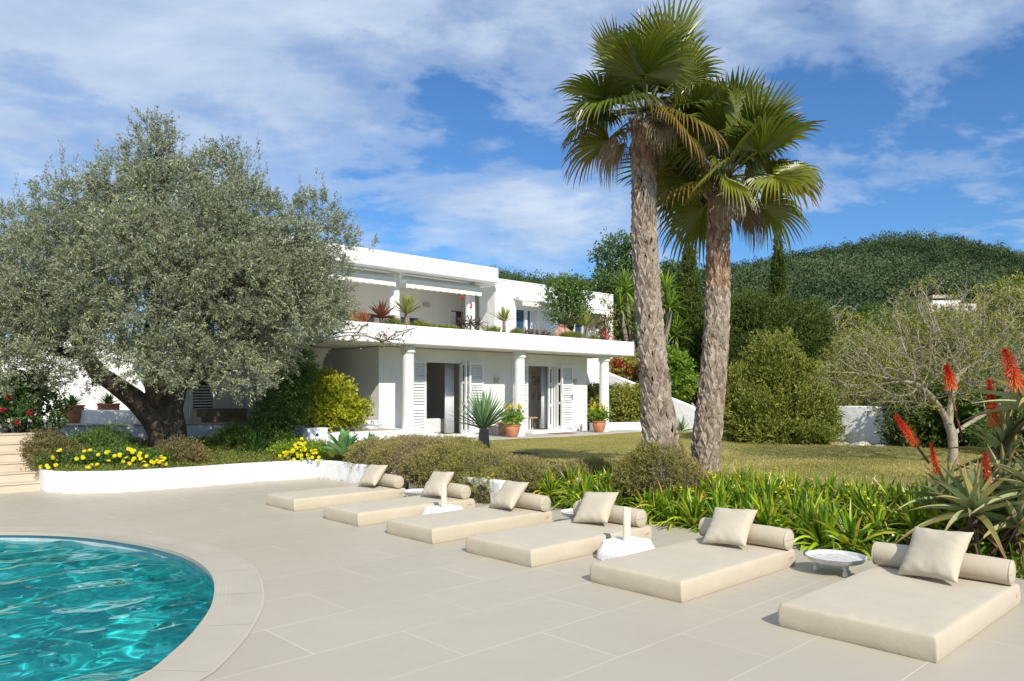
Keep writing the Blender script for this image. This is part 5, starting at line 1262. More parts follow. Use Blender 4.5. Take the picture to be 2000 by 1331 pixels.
aloe('high aloe rosette bearing a tall orange red flower, above the others', D(1966, 905, 8.3).xy, D(1966, 900, 8.3).z, 3, (.1, .1), .92, [(1932, 743, 8.3, 1952, 890, .46, .085), (1849, 714, 8.6, 1880, 860, .22, .085)], 30)
aloe('aloe rosette at the right picture edge under the tallest flowers', D(2030, 960, 7.5).xy, D(2030, 975, 7.5).z, 4, (.05, .1), 1.0, [(1962, 682, 7.6, 1995, 775, .36, .10)], 30)
aloe('topmost dark aloe rosette at the right picture edge', D(2020, 800, 8.0).xy, D(2020, 800, 8.0).z, 5, (.0, .1), .95, [(1997, 742, 8.1, 2010, 800, .22, .085)], 26)
aloe('low aloe rosette hidden below the larger ones beside the deck', D(1960, 1060, 8.0).xy, D(1960, 1050, 8.0).z, 6, (.05, .05), .8, [], 26)
aloe('small dull aloe rosette low at the left of the aloe group', D(1862, 1050, 8.3).xy, D(1862, 1045, 8.3).z, 8, (.0, .1), .7, [], 22)

aloe('aloe rosette low at the right picture edge beside the nearest bolster', D(1985, 1040, 7.6).xy, D(1985, 1035, 7.6).z, 11, (.0, .1), .85, [], 26)
aloe('middle aloe rosette between the red spiked one and the right picture edge', D(1962, 975, 8.1).xy, D(1962, 970, 8.1).z, 12, (.0, .1), .85, [], 28)
aloe('withering aloe rosette low behind the cushion of the nearest sunbed', D(1905, 1075, 8.15).xy, D(1905, 1070, 8.15).z, 13, (.0, .1), .75, [], 22)

# ------------------------------------------------------------------ branching by space colonisation
def colonize(base, env, n_att, step, kill, infl, seed, trunk_pts, iters=90, flat=0.0):
    rg = np.random.default_rng(seed)
    env = np.array(env); wt = env[:, 3] * env[:, 4] * env[:, 5]; k = rg.choice(len(env), n_att, p=wt / wt.sum())
    A = env[k, :3] + rdir(rg, n_att) * (rg.random((n_att, 1)) ** (1 / 2.6)) * env[k, 3:6]
    N = [np.array(p_, float) for p_ in trunk_pts[0]]; par = [-1] + list(range(len(N) - 1))
    for br_ in trunk_pts[1:]:
        j = br_[0]; 
        for p_ in br_[1:]: N.append(np.array(p_, float)); par.append(j); j = len(N) - 1
    for it in range(iters):
        P = np.array(N); dm = ((A[:, None, :] - P[None]) ** 2).sum(-1); near = dm.argmin(1); dist = np.sqrt(dm[np.arange(len(A)), near])
        act = dist < infl
        if not act.any(): break
        new = 0
        for i in np.unique(near[act]):
            v = (A[act & (near == i)] - P[i]); v = nrm(v).sum(0) + rg.normal(size=3) * .25; v[2] *= (1 - flat); l = np.linalg.norm(v)
            if l < 1e-3: continue
            q_ = P[i] + v / l * step
            if len(N) > 30 and (((np.array(N[-400:]) - q_) ** 2).sum(1) < (step * .4) ** 2).any(): continue
            N.append(q_); par.append(i); new += 1
        P2 = np.array(N[-max(new, 1):]); dd = ((A[:, None, :] - P2[None]) ** 2).sum(-1).min(1); A = A[dd > kill * kill]
        if new == 0 or len(A) == 0: break
    return np.array(N), np.array(par)
def branch_mesh(b, N, par, rtip, expo=2.4, rmax=.2, sides=5, rg=None):
    n = len(N); w_ = np.zeros(n); ch = [[] for _ in range(n)]
    for i in range(n - 1, 0, -1):
        if w_[i] == 0: w_[i] = rtip ** expo
        w_[par[i]] += w_[i]; ch[par[i]].append(i)
    r = np.minimum(w_ ** (1 / expo), rmax); tips = [i for i in range(n) if not ch[i]]
    stack = [(0, None)]
    while stack:
        i, pre = stack.pop(); chain = [pre] if pre is not None else []
        chain.append(i)
        while ch[i]:
            c = sorted(ch[i], key=lambda q_: -w_[q_])
            for o_ in c[1:]: stack.append((o_, i))
            i = c[0]; chain.append(i)
        if len(chain) > 1:
            rr = [r[q_] for q_ in chain]
            if pre is not None: rr[0] = rr[1]
            b.tube([Vector(N[q_]) for q_ in chain], rr, 9 if rr[0] > .03 else sides, wob=.12, rng=rg or np.random.default_rng(1), cap=False)
    return tips, r
CDp = 14.6
def cp(px, py, off=0.0): return np.array(D(px, py, CDp + off))
def ce(px, py, off, rx, ry, rz): q_ = cp(px, py, off); return (*q_, rx, ry, rz)
coral = thing('bare_coral_tree', 'grey leafless spreading tree with a forked trunk beside the aloes', 'tree', cp(1862, 905))
trunk = [[cp(1860, 915), cp(1862, 880), cp(1860, 850), cp(1852, 826)]]
trunk += [[3, cp(1838, 800), cp(1822, 780, -.2), cp(1800, 757, -.3)], [3, cp(1856, 795), cp(1862, 765, .1), cp(1870, 735, .2)], [2, cp(1885, 832, .2), cp(1925, 808, .4), cp(1960, 785, .5)]]
N, par = colonize(None, [ce(1800, 690, 0, 1.75, 1.7, 1.0), ce(1700, 720, -.1, 1.1, 1.2, .7), ce(1930, 660, .3, 1.4, 1.5, 1.1), ce(1960, 740, .3, 1.0, 1.2, .6), ce(1660, 755, 0, .9, .9, .35), ce(1830, 600, .2, 1.0, 1.0, .6), ce(1760, 790, -.2, .7, .9, .3)], 3600, .075, .105, .8, 5, trunk, 95, .25)
b = MB(); tips, rad_ = branch_mesh(b, N, par, .0042, 2.3, .105, 4)
b.build('trunk', M['greybark'], coral, smooth=True)
rg = np.random.default_rng(44); b = MB(); cand = np.where((rad_ < .03) & (N[:, 2] > 1.1))[0]
for i in rg.choice(cand, min(1700, len(cand)), replace=False):
    dv = N[i] - N[par[i]]; dv = nrm(nrm(dv) * .8 + rg.normal(size=3) * .7 + [0, 0, .15]); l = rg.uniform(.10, .30); p0 = Vector(N[i]); b.tube([p0, p0 + Vector(dv) * l * .5 + Vector(rg.normal(size=3)) * .015, p0 + Vector(dv) * l], [.0045, .0038, .0025], 4, cap=False)
b.build('twigs', M['greybark'], coral, smooth=True)
rg = np.random.default_rng(6); hi = np.array(tips); hi = hi[N[hi][:, 2] > 1.2]; sel = rg.choice(hi, int(len(hi) * .85), replace=False)
Q, r = sprigs(N[sel], nrm(rg.normal(size=(len(sel), 3)) + [0, 0, .4]), .16, 11, .045, .026, rg, 1.0, .6); leafobj('crown', Q, r, M['coral_leaf'], coral)

# ------------------------------------------------------------------ other trees and shrubs
def E_(px, py, dd, rx, rz, ry=None): q_ = D(px, py, dd); return (q_.x, q_.y, q_.z, rx / F * dd, (ry if ry else rx) / F * dd, rz / F * dd)
def leafy(name, lab, cat_, lobes, n, mk, seed, L=.07, Wl=.035, nl=10, sl=.25, rmin=.6, up=.4, jit=.5, trunk=None, ground=.4, core=True, grp=None, ang=.8, tr_mat='brownbark', tr_r=.09, sub=6):
    rg = np.random.default_rng(seed); c = np.array(lobes)[:, :3].mean(0); root = thing(name, lab, cat_, (c[0], c[1], ground), 0, grp); main = list(lobes); lobes = list(lobes)
    for x, y, z, rx, ry, rz in main:
        for q_ in range(sub):
            a = rdir(rg, 1)[0]; s_ = rg.uniform(.25, .42); lobes.append((x + a[0] * rx * .85, y + a[1] * ry * .85, z + a[2] * rz * .85, rx * s_, ry * s_, rz * s_))
    n = int(n * 1.35)
    p, d, k = lobes_sample(lobes, n, rg, rmin, up, .8, jit); lh = rg.random(len(lobes)); hue = np.clip(lh[k] * .45 + rg.random(n) * .55, 0, 1)
    low = p[:, 2] < ground + .02; p[low, 2] = ground + .02 + rg.random(low.sum()) * .15
    Q, r = sprigs(p, d, rg.uniform(.6, 1.2, n) * sl, nl, L, Wl, rg, ang, .3, hue); leafobj('crown', Q, r, M[mk], root)
    b = MB(); tp = trunk or (c[0], c[1])
    for x, y, z, *_ in main:
        b.tube([Vector((tp[0], tp[1], ground - .1)), Vector((tp[0] * .6 + x * .4, tp[1] * .6 + y * .4, ground + (z - ground) * .45)), Vector((x, y, z))], [tr_r, tr_r * .7, tr_r * .25], 8)
    b.build('trunk', M[tr_mat], root, smooth=True)
    return root
def cone(px0, y_top, y_bot, wpx, dd, n=7, lean=0, shape=.55):
    out = []
    for i in range(n):
        f = (i + .5) / n; y = y_top + (y_bot - y_top) * f; w_ = wpx * .5 * min(1, (f * 1.25 + .08) ** shape)
        out.append(E_(px0 + lean * (1 - f), y, dd, w_, (y_bot - y_top) / n * 1.0))
    return out
GL = .42
CY = dict(L=.10, Wl=.045, nl=15, sl=.30, rmin=.72, up=1.5, jit=.28, ang=.35)
leafy('cypress_tree', 'tall dark cypress spire rising above the dark conifers right of the palms', 'cypress', cone(1519, 462, 720, 44, 40, 12, 2, 1.0), 3000, 'cypress', 40, **CY)
leafy('cypress_tree', 'broad tapering cypress standing between the two palm trunks', 'cypress', cone(1345, 484, 840, 80, 31, 10, 2, .85), 4200, 'cypress', 41, **CY)
leafy('cypress_tree', 'dark cypress mostly hidden behind the shorter palm trunk', 'cypress', cone(1396, 560, 840, 62, 33, 7, 0), 2000, 'cypress', 42, **CY)
JN = dict(L=.085, Wl=.032, nl=13, sl=.34, rmin=.62, up=.75, jit=.45, ang=.5)
leafy('juniper_bush', 'large olive green juniper bush at the far lawn edge right of the palms', 'shrub', [E_(1530, 800, 21, 80, 66), E_(1470, 812, 20.7, 48, 48), E_(1575, 812, 20.7, 46, 44), E_(1515, 735, 21.2, 50, 46), E_(1565, 745, 21.0, 36, 34), E_(1490, 705, 21.3, 28, 34), E_(1528, 690, 21.4, 22, 30), E_(1445, 765, 21, 24, 34), E_(1428, 790, 21, 18, 26), E_(1440, 838, 20.8, 32, 26), E_(1600, 845, 20.5, 30, 20), E_(1612, 790, 20.9, 16, 20), E_(1520, 848, 20.3, 80, 20)], 4600, 'juniper', 43, ground=GL, **JN)
leafy('conifer_tree', 'dark green bushy conifer behind the juniper, nearest the shorter palm', 'conifer', [E_(1450, 650, 29, 60, 70), E_(1430, 720, 29, 45, 70), E_(1480, 640, 29.5, 45, 55), E_(1455, 610, 29.5, 40, 30)], 2600, 'cypress', 44, **JN)
leafy('conifer_tree', 'dark green bushy conifer behind the juniper, under the cypress spire', 'conifer', [E_(1530, 650, 30, 60, 60), E_(1575, 660, 30, 55, 60), E_(1600, 690, 29.6, 45, 50), E_(1545, 620, 30.4, 45, 28)], 2600, 'cypress', 45, **JN)
BR = dict(L=.12, Wl=.065, nl=10, sl=.45, rmin=.55, up=.3)
leafy('carob_tree', 'tall dark leafy tree at the right end of the house roof, with loose upper sprays', 'tree', [E_(1205, 560, 33, 42, 50), E_(1225, 620, 33, 40, 60), E_(1195, 505, 33, 28, 30), E_(1215, 478, 33, 16, 14), E_(1235, 490, 33, 20, 20), E_(1178, 520, 33, 12, 12), E_(1180, 600, 33.4, 25, 50), E_(1250, 560, 33.4, 28, 50), E_(1190, 480, 33, 9, 14), E_(1205, 660, 33, 40, 50)], 1700, 'broad', 46, **BR)
leafy('carob_tree', 'dark round topped tree seen between the two palm trunks', 'tree', [E_(1305, 560, 35, 32, 34), E_(1285, 600, 35, 30, 50), E_(1325, 590, 35, 22, 40), E_(1300, 650, 35, 36, 60), E_(1312, 535, 35, 18, 16), E_(1385, 560, 36, 25, 30)], 1400, 'broad', 47, **BR)
leafy('citrus_bush', 'bright green leafy bush between the palm trunks above the sloping wall', 'shrub', [E_(1318, 730, 28, 30, 36), E_(1300, 710, 28, 24, 24), E_(1335, 750, 28, 22, 22), E_(1310, 760, 28, 30, 20)], 900, 'citrus', 48, ground=1.2, L=.11, Wl=.06, nl=9, sl=.3)
leafy('garden_hedge', 'clipped mottled green and yellow hedge behind the right end of the patio', 'hedge', [E_(1155 + 17 * i, 793, 27.6 - .05 * i, 22, 36) for i in range(7)], 2600, 'hedge', 49, ground=.5, L=.08, Wl=.045, nl=9, sl=.2, rmin=.75)
bl = leafy('bougainvillea', 'straggly bougainvillea with red bracts above the hedge by the house corner', 'climber', [E_(1215, 722, 29.5, 28, 20), E_(1250, 715, 29.5, 24, 22), E_(1185, 718, 29.5, 24, 20), E_(1262, 740, 29.3, 14, 24), E_(1180, 745, 29.4, 30, 16), E_(1225, 700, 30, 30, 14)], 900, 'hedge', 50, ground=1.0, L=.09, Wl=.055, nl=8, sl=.3)
rg = np.random.default_rng(3); ps = np.array([[*D(1203 + rg.normal() * 7, 711 + rg.normal() * 5, 29.0)] for _ in range(45)] + [[*D(1232 + rg.normal() * 12, 722 + rg.normal() * 6, 29.0)] for _ in range(30)])
leafobj('bracts', *sprigs(ps, rdir(rg, len(ps)), .08, 6, .07, .055, rg, 1.2, .5), M['petal_r'], bl)
leafy('dark_bush', 'dark shaded bush behind the coral tree beside the white garden wall', 'shrub', [E_(1790, 810, 19.2, 60, 50), E_(1785, 765, 19.6, 40, 34), E_(1845, 800, 19, 60, 50), E_(1905, 820, 18.6, 60, 50), E_(1800, 850, 18.8, 60, 30), E_(1830, 840, 18.8, 40, 30)], 2600, 'cypress', 51, ground=GL, L=.08, Wl=.04, nl=10, sl=.28)
leafy('dark_bush', 'dark green bush at the right picture edge behind the aloes', 'shrub', [E_(1960, 780, 17.5, 70, 70), E_(2030, 800, 17, 70, 70), E_(1985, 850, 16.5, 70, 40), E_(2000, 720, 18, 60, 50)], 2600, 'shrub', 52, ground=GL, L=.08, Wl=.04, nl=10, sl=.28)
leafy('garden_shrub', 'wide yellow green shrub beyond the garden wall behind the bare branches', 'shrub', [E_(1680, 730, 25, 60, 50), E_(1640, 760, 24.5, 40, 40), E_(1720, 760, 24.6, 50, 30), E_(1700, 690, 26, 60, 30)], 1700, 'juniper', 53, **JN)
leafy('garden_shrub', 'tall yellow green shrub right of centre behind the bare coral branches', 'shrub', [E_(1800, 700, 27, 70, 60), E_(1870, 690, 27, 60, 60), E_(1780, 660, 28, 50, 40), E_(1850, 650, 28, 50, 30)], 2000, 'juniper', 54, **JN)
leafy('garden_shrub', 'yellow green treetop at the right picture edge above the aloes', 'tree', [E_(1985, 610, 24, 50, 40), E_(1990, 670, 24, 60, 50), E_(1940, 680, 24.5, 50, 50), E_(2040, 640, 24, 50, 60), E_(1975, 565, 24, 22, 14)], 1700, 'hedge', 55, L=.10, Wl=.05, nl=8, sl=.35, ground=GL)
leafy('distant_tree', 'mid green tree crowd member below the hill, left of the far white roof', 'tree', [E_(1640, 640, 48, 36, 24), E_(1605, 650, 48, 28, 26), E_(1670, 650, 48, 30, 22)], 1000, 'juniper', 56, L=.16, Wl=.08, nl=10, sl=.5, ground=1)
leafy('distant_tree', 'mid green distant tree under the stone house on the hill', 'tree', [E_(1850, 640, 52, 50, 22), E_(1790, 645, 52, 40, 22), E_(1910, 640, 52, 40, 22)], 1300, 'shrub', 57, L=.16, Wl=.08, nl=10, sl=.5, ground=1)
leafy('distant_tree', 'dark distant tree between the hill foot and the bare thicket', 'tree', [E_(1730, 640, 56, 45, 24), E_(1700, 620, 58, 30, 20), E_(1760, 625, 58, 34, 18)], 1200, 'shrub', 58, L=.16, Wl=.08, nl=10, sl=.5, ground=1)
leafy('distant_tree', 'large dark tree filling the gap right of the tall cypress spire', 'tree', [E_(1590, 622, 60, 40, 28), E_(1560, 630, 60, 36, 28), E_(1470, 620, 58, 50, 26), E_(1430, 630, 58, 40, 30)], 1300, 'broad', 59, L=.18, Wl=.09, nl=10, sl=.5, ground=1)
leafy('golden_shrub', 'bright yellow green shrub behind the low white wall left of the columns', 'shrub', [E_(620, 785, 19.2, 44, 36), E_(600, 760, 19.4, 32, 30), E_(650, 795, 19, 38, 28), E_(685, 805, 18.8, 30, 22), E_(628, 748, 19.5, 22, 16), E_(575, 800, 19.2, 26, 26), E_(660, 765, 19.2, 26, 22), E_(640, 815, 18.9, 60, 14)], 2300, 'golden', 60, ground=1.0, L=.07, Wl=.042, nl=11, sl=.22, rmin=.55)
leafy('dark_vine', 'dark leafy shrub under the right side of the olive crown', 'shrub', [E_(560, 760, 17.6, 36, 60), E_(545, 810, 17.4, 40, 30), E_(585, 720, 17.8, 26, 30)], 1500, 'shrub', 61, ground=.5, L=.05, Wl=.022, nl=12, sl=.25)
hb_ = leafy('hibiscus_shrub', 'shaded shrub with red blooms at the far left beside the steps', 'shrub', [E_(80, 800, 15.3, 36, 30), E_(30, 790, 15.3, 36, 30), E_(60, 755, 15.6, 32, 20), E_(-20, 780, 15.4, 36, 36)], 750, 'broad', 62, ground=.45, L=.07, Wl=.045, nl=9, sl=.25)
for px, py in ((15, 777), (57, 805), (32, 825), (4, 800)):
    c = np.array(D(px, py, 14.75)); rg = np.random.default_rng(px); Q, r = sprigs(c[None] + rg.normal(size=(4, 3)) * .012, rdir(rg, 4), .03, 6, .045, .04, rg, 1.2, .4); leafobj('bloom', Q, r, M['petal_r'], hb_)
# small bare grey tree far behind
bt = thing('bare_tree', 'small distant leafless grey tree left of the coral tree', 'tree', D(1640, 660, 34)); q0 = D(1640, 680, 34)
N, par = colonize(None, [E_(1620, 615, 34, 50, 26), E_(1650, 605, 34, 40, 24), E_(1590, 625, 34, 30, 16)], 420, .16, .3, 1.8, 8, [[q0, D(1638, 660, 34), D(1635, 645, 34)]], 60)
b = MB(); branch_mesh(b, N, par, .010, 2.2, .1, 4); b.build('trunk', M['twig'], bt, smooth=True)
# big tree yucca behind the house corner
ty = thing('tree_yucca', 'large many headed yucca tree behind the taller palm trunk', 'yucca tree', D(1265, 800, 30)); rg = np.random.default_rng(12); b = MB()
for i, (px, py) in enumerate(((1222, 572), (1212, 608), (1232, 632), (1225, 660), (1300, 575), (1310, 605), (1296, 640), (1320, 660), (1275, 590), (1262, 640), (1290, 680))):
    c = D(px, py, 30 + rg.normal() * .5); q_ = rosette(rg, 44, .95, .09, -25, 85, .30, 4, .3, .03, .25, needleprof); leafobj('leaf_head', q_[0] + np.array(c), q_[1], M['citrus'], ty, q_[2])
    b.tube([D(1265, 830, 30), D(1265 * .5 + px * .5, 740, 30), c], [.16, .11, .08], 8)
b.build('trunk', M['yucca_trunk'], ty, smooth=True)
# ------------------------------------------------------------------ single feature plants
def spiky(name, lab, cat_, loc, seed, n, L, Wd, e0, e1, droop, mk, trunk=None, prof=needleprof, fold=.3, base_r=.03, hgt=.05, grp=None, nseg=5, tr_mat='yucca_trunk', sc=1.0):
    rg = np.random.default_rng(seed); root = thing(name, lab, cat_, loc, 0, grp); h_ = 0
    if trunk:
        h_, r0, r1 = trunk; b = MB(); b.tube([Vector((0, 0, -.05)), Vector((0, 0, h_ * .5)), Vector((0, 0, h_))], [r0, (r0 + r1) / 2, r1], 16, wob=.12, rng=rg); b.build('trunk', M[tr_mat], root, keep=False, smooth=True)
    q_ = rosette(rg, n, L, Wd, e0, e1, droop, nseg, fold, base_r, hgt, prof)
    leafobj('leaves', q_[0] + np.array([0, 0, h_]), q_[1], M[mk], root, q_[2], keep=False); return root
yq = G(945, 884, .295)
spiky('yucca_plant', 'blue green yucca with a stout ringed trunk on the lawn before the doors', 'yucca', (yq.x, yq.y, .285), 5, 96, 1.0, .060, 20, 89, .08, 'yucca', (.58, .15, .115), hgt=.10, base_r=.05)
ag = G(672, 893, .42); spiky('agave_plant', 'broad leaved green agave at the left end of the heather bank', 'agave', D(672, 886, 15.4), 6, 24, .46, .15, 18, 86, .02, 'agave', prof=lambda x: np.where(x < .5, .55 + .9 * x, 1 - ((x - .5) / .5) ** 2.0), fold=.35, base_r=.05)
spiky('agave_plant', 'agave tips showing behind the crest of the heather bank', 'agave', D(728, 884, 16.2), 7, 20, .40, .12, 22, 86, .02, 'agave', prof=lambda x: np.where(x < .5, .55 + .9 * x, 1 - ((x - .5) / .5) ** 2.0), fold=.35, base_r=.05)
# dwarf fan palm and tufts at the far lawn edge
spiky('dwarf_palm', 'small spiky fan palm among the stones at the far lawn edge', 'dwarf palm', G(1610, 868, GL), 8, 40, .62, .05, 0, 80, .25, 'citrus')
spiky('dwarf_palm', 'small dark spiky plant below the sloping wall between the palm trunks', 'dwarf palm', G(1332, 842, GL), 9, 40, .55, .05, 5, 80, .15, 'yucca')
spiky('dwarf_palm', 'spiky dark aloe beside the orange rock right of the shorter palm', 'dwarf palm', G(1436, 846, GL), 10, 30, .75, .07, 10, 80, .15, 'yucca')
spiky('grass_tuft', 'arching green grass tuft in the olive bed behind the curved wall', 'grass tuft', D(500, 890, 16.2), 11, 150, .75, .014, 20, 88, .75, 'grassy', base_r=.14, nseg=7)
# rocks
rg = random.Random(4)
def rock(lab, loc, s_, m):
    bm = bmesh.new(); bmesh.ops.create_icosphere(bm, subdivisions=3, radius=1)
    ph = [rg.uniform(0, 6) for _ in range(6)]
    for v in bm.verts:
        x, y, z = v.co; k = 1 + .16 * math.sin(3 * x + ph[0]) * math.sin(3 * y + ph[1]) + .10 * math.sin(6 * y + ph[2] + 4 * z) + .06 * math.sin(11 * x + ph[3] + 8 * z)
        v.co = (x * k * s_[0], y * k * s_[1], max(z, -.4) * k * s_[2])
    me = bpy.data.meshes.new('rock'); bm.to_mesh(me); bm.free(); o = link('rock', me, m, smooth=True); o.location = loc; o.rotation_euler = (0, 0, rg.uniform(0, 6)); tag(o, lab, 'rock', 'stones along the far lawn edge')
for px, py, a, m, lab in ((1542, 865, .24, 'rock', 'reddish stone under the juniper bush, leftmost of the lawn edge stones'), (1572, 868, .28, 'rock_pale', 'pale stone left of the dwarf fan palm'), (1632, 872, .24, 'rock', 'orange stone just right of the dwarf fan palm'), (1652, 870, .14, 'rock_pale', 'smallest pale stone before the white garden wall'), (1680, 874, .26, 'rock_pale', 'long pale stone before the white garden wall'), (1718, 876, .2, 'rock_pale', 'flat pale stone at the right end of the white garden wall')):
    rock(lab, G(px, py, GL - .03), (a, a * .7, a * .5), M[m])
rock('big orange boulder behind the shorter palm trunk', D(1418, 815, 24), (.75, .6, .6), M['rock'])
rock('white angular stone in the agapanthus before the palms', W(8.95, 7.95, .30), (.10, .08, .12), M['rock_pale'])
# garden walls beyond the lawn
g1 = thing('garden_wall', 'freestanding white garden wall half hidden by the juniper bush', 'garden wall', G(1690, 862, GL))
p0, p1 = D(1636, 800, 20.6), D(1742, 800, 19.6); wall_path([p0.xy, (p0.xy + p1.xy) / 2, p1.xy], .25, .3, 1.40).build('wall', M['planter'], g1, bevel=.03)
g2 = thing('sloping_wall', 'white garden wall with a sloping top descending behind the palms', 'garden wall', D(1330, 830, 26))
b = MB(); q0, q1 = D(1186, 727, 28.5), D(1362, 797, 26.5); dirv = (q1 - q0); nn_ = Vector((-dirv.y, dirv.x, 0)).normalized() * .15
vs = [(*(q0 - nn_).xy, .3), (*(q1 - nn_).xy, .3), (*(q1 + nn_).xy, .3), (*(q0 + nn_).xy, .3), tuple(q0 - nn_), tuple(q1 - nn_), tuple(q1 + nn_), tuple(q0 + nn_)]
b.add(vs, [(3, 2, 1, 0), (4, 5, 6, 7), (0, 1, 5, 4), (1, 2, 6, 5), (2, 3, 7, 6), (3, 0, 4, 7)]); b.build('wall', M['planter'], g2, bevel=.04)
g3 = thing('hedge_kerb', 'low white kerb wall under the mottled hedge', 'garden wall', W(21, 17.3, .4))
b = MB(); b.prism([W(19.95, 17.0).xy, W(24.2, 15.6).xy, W(24.2, 15.85).xy, W(19.95, 17.24).xy], .3, .72); b.build('wall', M['planter'], g3, bevel=.025)
leafy('dark_vine', 'ivy covered bank in the shade behind the third column', 'climber', [E_(1165, 740, 31, 26, 30), E_(1160, 770, 30.5, 20, 30)], 500, 'shrub', 66, ground=.6, L=.09, Wl=.05, nl=8, sl=.3)
# houses on the hill
fh = thing('hillside_house', 'long low stone house with terraces on the hill slope', 'house', D(1855, 610, 150)); b = MB(); o_ = D(1855, 612, 150)
def fb(x0, x1, z0, z1, y0, y1, m, nm):
    bb = MB(); bb.box((o_.x + x0, o_.y + y0, o_.z + z0), (o_.x + x1, o_.y + y1, o_.z + z1)); bb.build(nm, M[m], fh)
fb(-6, 6, -2.2, .2, 0, 4, 'farstone', 'terrace_wall'); fb(-3.5, 6, .21, 2.0, 1, 6, 'rock_pale', 'wall'); fb(-2.5, 3, 2.01, 2.7, 1.5, 5, 'stucco', 'roof'); fb(2.2, 6.2, 4.2, 4.9, 10, 14, 'farstone', 'upper_wall')
for x in (-2.6, -1.2, .4, 2.4, 4.2): fb(x, x + .7, .6, 1.6, .95, .99, 'glass', 'window')
fw = thing('hillside_house', 'tiny white house roof showing among trees left of the stone house', 'house', D(1606, 624, 120)); q_ = D(1606, 626, 120); b = MB(); b.box((q_.x - 1.4, q_.y, q_.z - 2), (q_.x + 1.4, q_.y + 3, q_.z + .6)); b.build('wall', M['stucco'], fw)
b = MB(); b.box((q_.x - 1.6, q_.y - .2, q_.z + .601), (q_.x + 1.6, q_.y + 3.2, q_.z + .8)); b.build('roof', M['terracotta'], fw)
# ------------------------------------------------------------------ pots by the columns
def pot(lab, loc, sc=1.0):
    b = MB(); b.lathe([(.13, 0), (.14, .01), (.19, .13), (.215, .24), (.21, .30), (.20, .325), (.225, .335), (.225, .365), (.205, .37), (.195, .35), (.0005, .34)], (0, 0, 0), 32, cap=False); b.lathe([(.0005, 0), (.13, 0)], (0, 0, 0), 32, cap=False)
    o = b.build('flower_pot', M['terracotta'], auto=40); put(o, loc, 0, sc); tag(o, lab, 'flower pot'); return o
def potplant(lab, loc, seed):
    rg = np.random.default_rng(seed); root = thing('potted_plant', lab, 'pot plant', loc, 0, 'yellow flowering pot plants')
    lob = [(0, 0, .18, .24, .24, .18), (.12, .05, .25, .16, .16, .14), (-.12, 0, .25, .16, .16, .14)]
    p, d, k = lobes_sample(lob, 190, rg, .5, .5); Q, r = sprigs(p, d, .1, 9, .06, .04, rg, .9, .3); leafobj('foliage', Q, r, M['citrus'], root, keep=False)
    for q_ in range(9):
        a = rg.uniform(0, 6.28); c = np.array([math.cos(a) * .24, math.sin(a) * .2, rg.uniform(.30, .52)]); n_ = 40
        z = rg.random(n_); dd = nrm(np.stack([np.cos(z * 99), np.sin(z * 99), np.full(n_, .35)], 1)); Q = leaf_quads(c + np.stack([np.zeros(n_), np.zeros(n_), z * .14], 1), dd, .060 * (1.2 - z * .7), .036, rg)
        leafobj('flower_head', Q, rg.random(n_), M['petal_y'], root, keep=False)
        b = MB(); b.tube([Vector((0, 0, .05)), Vector(c)], .004, 5); b.build('stalk', M['grassy'], root, keep=False)
for i, (px, py, lab) in enumerate(((1001, 853, 'beside the middle column'), (1170, 843, 'beside the right column'))):
    dd = 22.2 if i == 0 else 24.9; q_ = D(px, py, dd); q_.z = .462
    pot('terracotta pot on the patio ' + lab, q_); potplant('leafy plant with yellow flower heads in the pot ' + lab, (q_.x, q_.y, .462 + .34), 30 + i)
# big urn with a shrub on the terrace
q_ = W(18.32, 16.95, 3.17)
b = MB(); b.lathe([(.18, 0), (.22, .03), (.36, .25), (.43, .48), (.42, .64), (.32, .82), (.17, .92), (.15, .96), (.20, 1.0), (.20, 1.04), (.16, 1.05), (.14, .98), (.0005, .95)], (0, 0, 0), 40, cap=False); b.lathe([(.0005, 0), (.18, 0)], (0, 0, 0), 40, cap=False)
uo = b.build('clay_urn', M['urn'], auto=40); put(uo, q_, 0, .78); tag(uo, 'huge round weathered pink clay urn on the planted terrace', 'urn')
UD = q_.y
ut = leafy('terrace_shrub', 'big dark green bushy shrub standing behind the clay urn on the terrace', 'shrub', [E_(1105, 590, UD + .5, 30, 30), E_(1090, 575, UD + .5, 22, 22), E_(1125, 575, UD + .5, 26, 24), E_(1108, 560, UD + .5, 26, 16), E_(1085, 605, UD + .5, 18, 18), E_(1135, 590, UD + .5, 16, 20), E_(1110, 615, UD + .4, 36, 16)], 620, 'shrub', 70, ground=3.5, L=.085, Wl=.045, nl=8, sl=.28)
spiky('urn_plant', 'dark spiky cycad growing out of the clay urn', 'cycad', (q_.x, q_.y, q_.z + .77), 12, 46, .66, .05, 5, 75, .35, 'broad')
# ------------------------------------------------------------------ succulents along the parapet
TZ = 3.44
TV = 16.48
def TP(u, dv=0.0): return W(u, TV + dv, TZ)
YG = dict(cat_='yucca', prof=needleprof, grp='small yuccas on the terrace parapet')
spiky('terrace_yucca', 'yellow green yucca on a thick stem before the left upper column', loc=TP(11.75), seed=20, n=60, L=.55, Wd=.05, e0=18, e1=88, droop=.05, mk='yucca_y', trunk=(.40, .09, .075), **YG)
spiky('terrace_yucca', 'slim yellow green yucca left of the blue window', loc=TP(15.25), seed=21, n=50, L=.48, Wd=.042, e0=20, e1=86, droop=.05, mk='yucca_y', trunk=(.42, .06, .045), **YG)
spiky('terrace_yucca', 'yellow green yucca right of the clay urn', loc=TP(18.9), seed=22, n=54, L=.56, Wd=.045, e0=10, e1=86, droop=.08, mk='yucca_y', trunk=(.50, .09, .07), **YG)
spiky('red_aloe', 'large dark red aloe star on the parapet near the olive crown', 'aloe', TP(10.95), 23, 20, .50, .10, -5, 80, -.05, 'succ_red', (.22, .05, .05), thickprof, .5, tr_mat='brownbark')
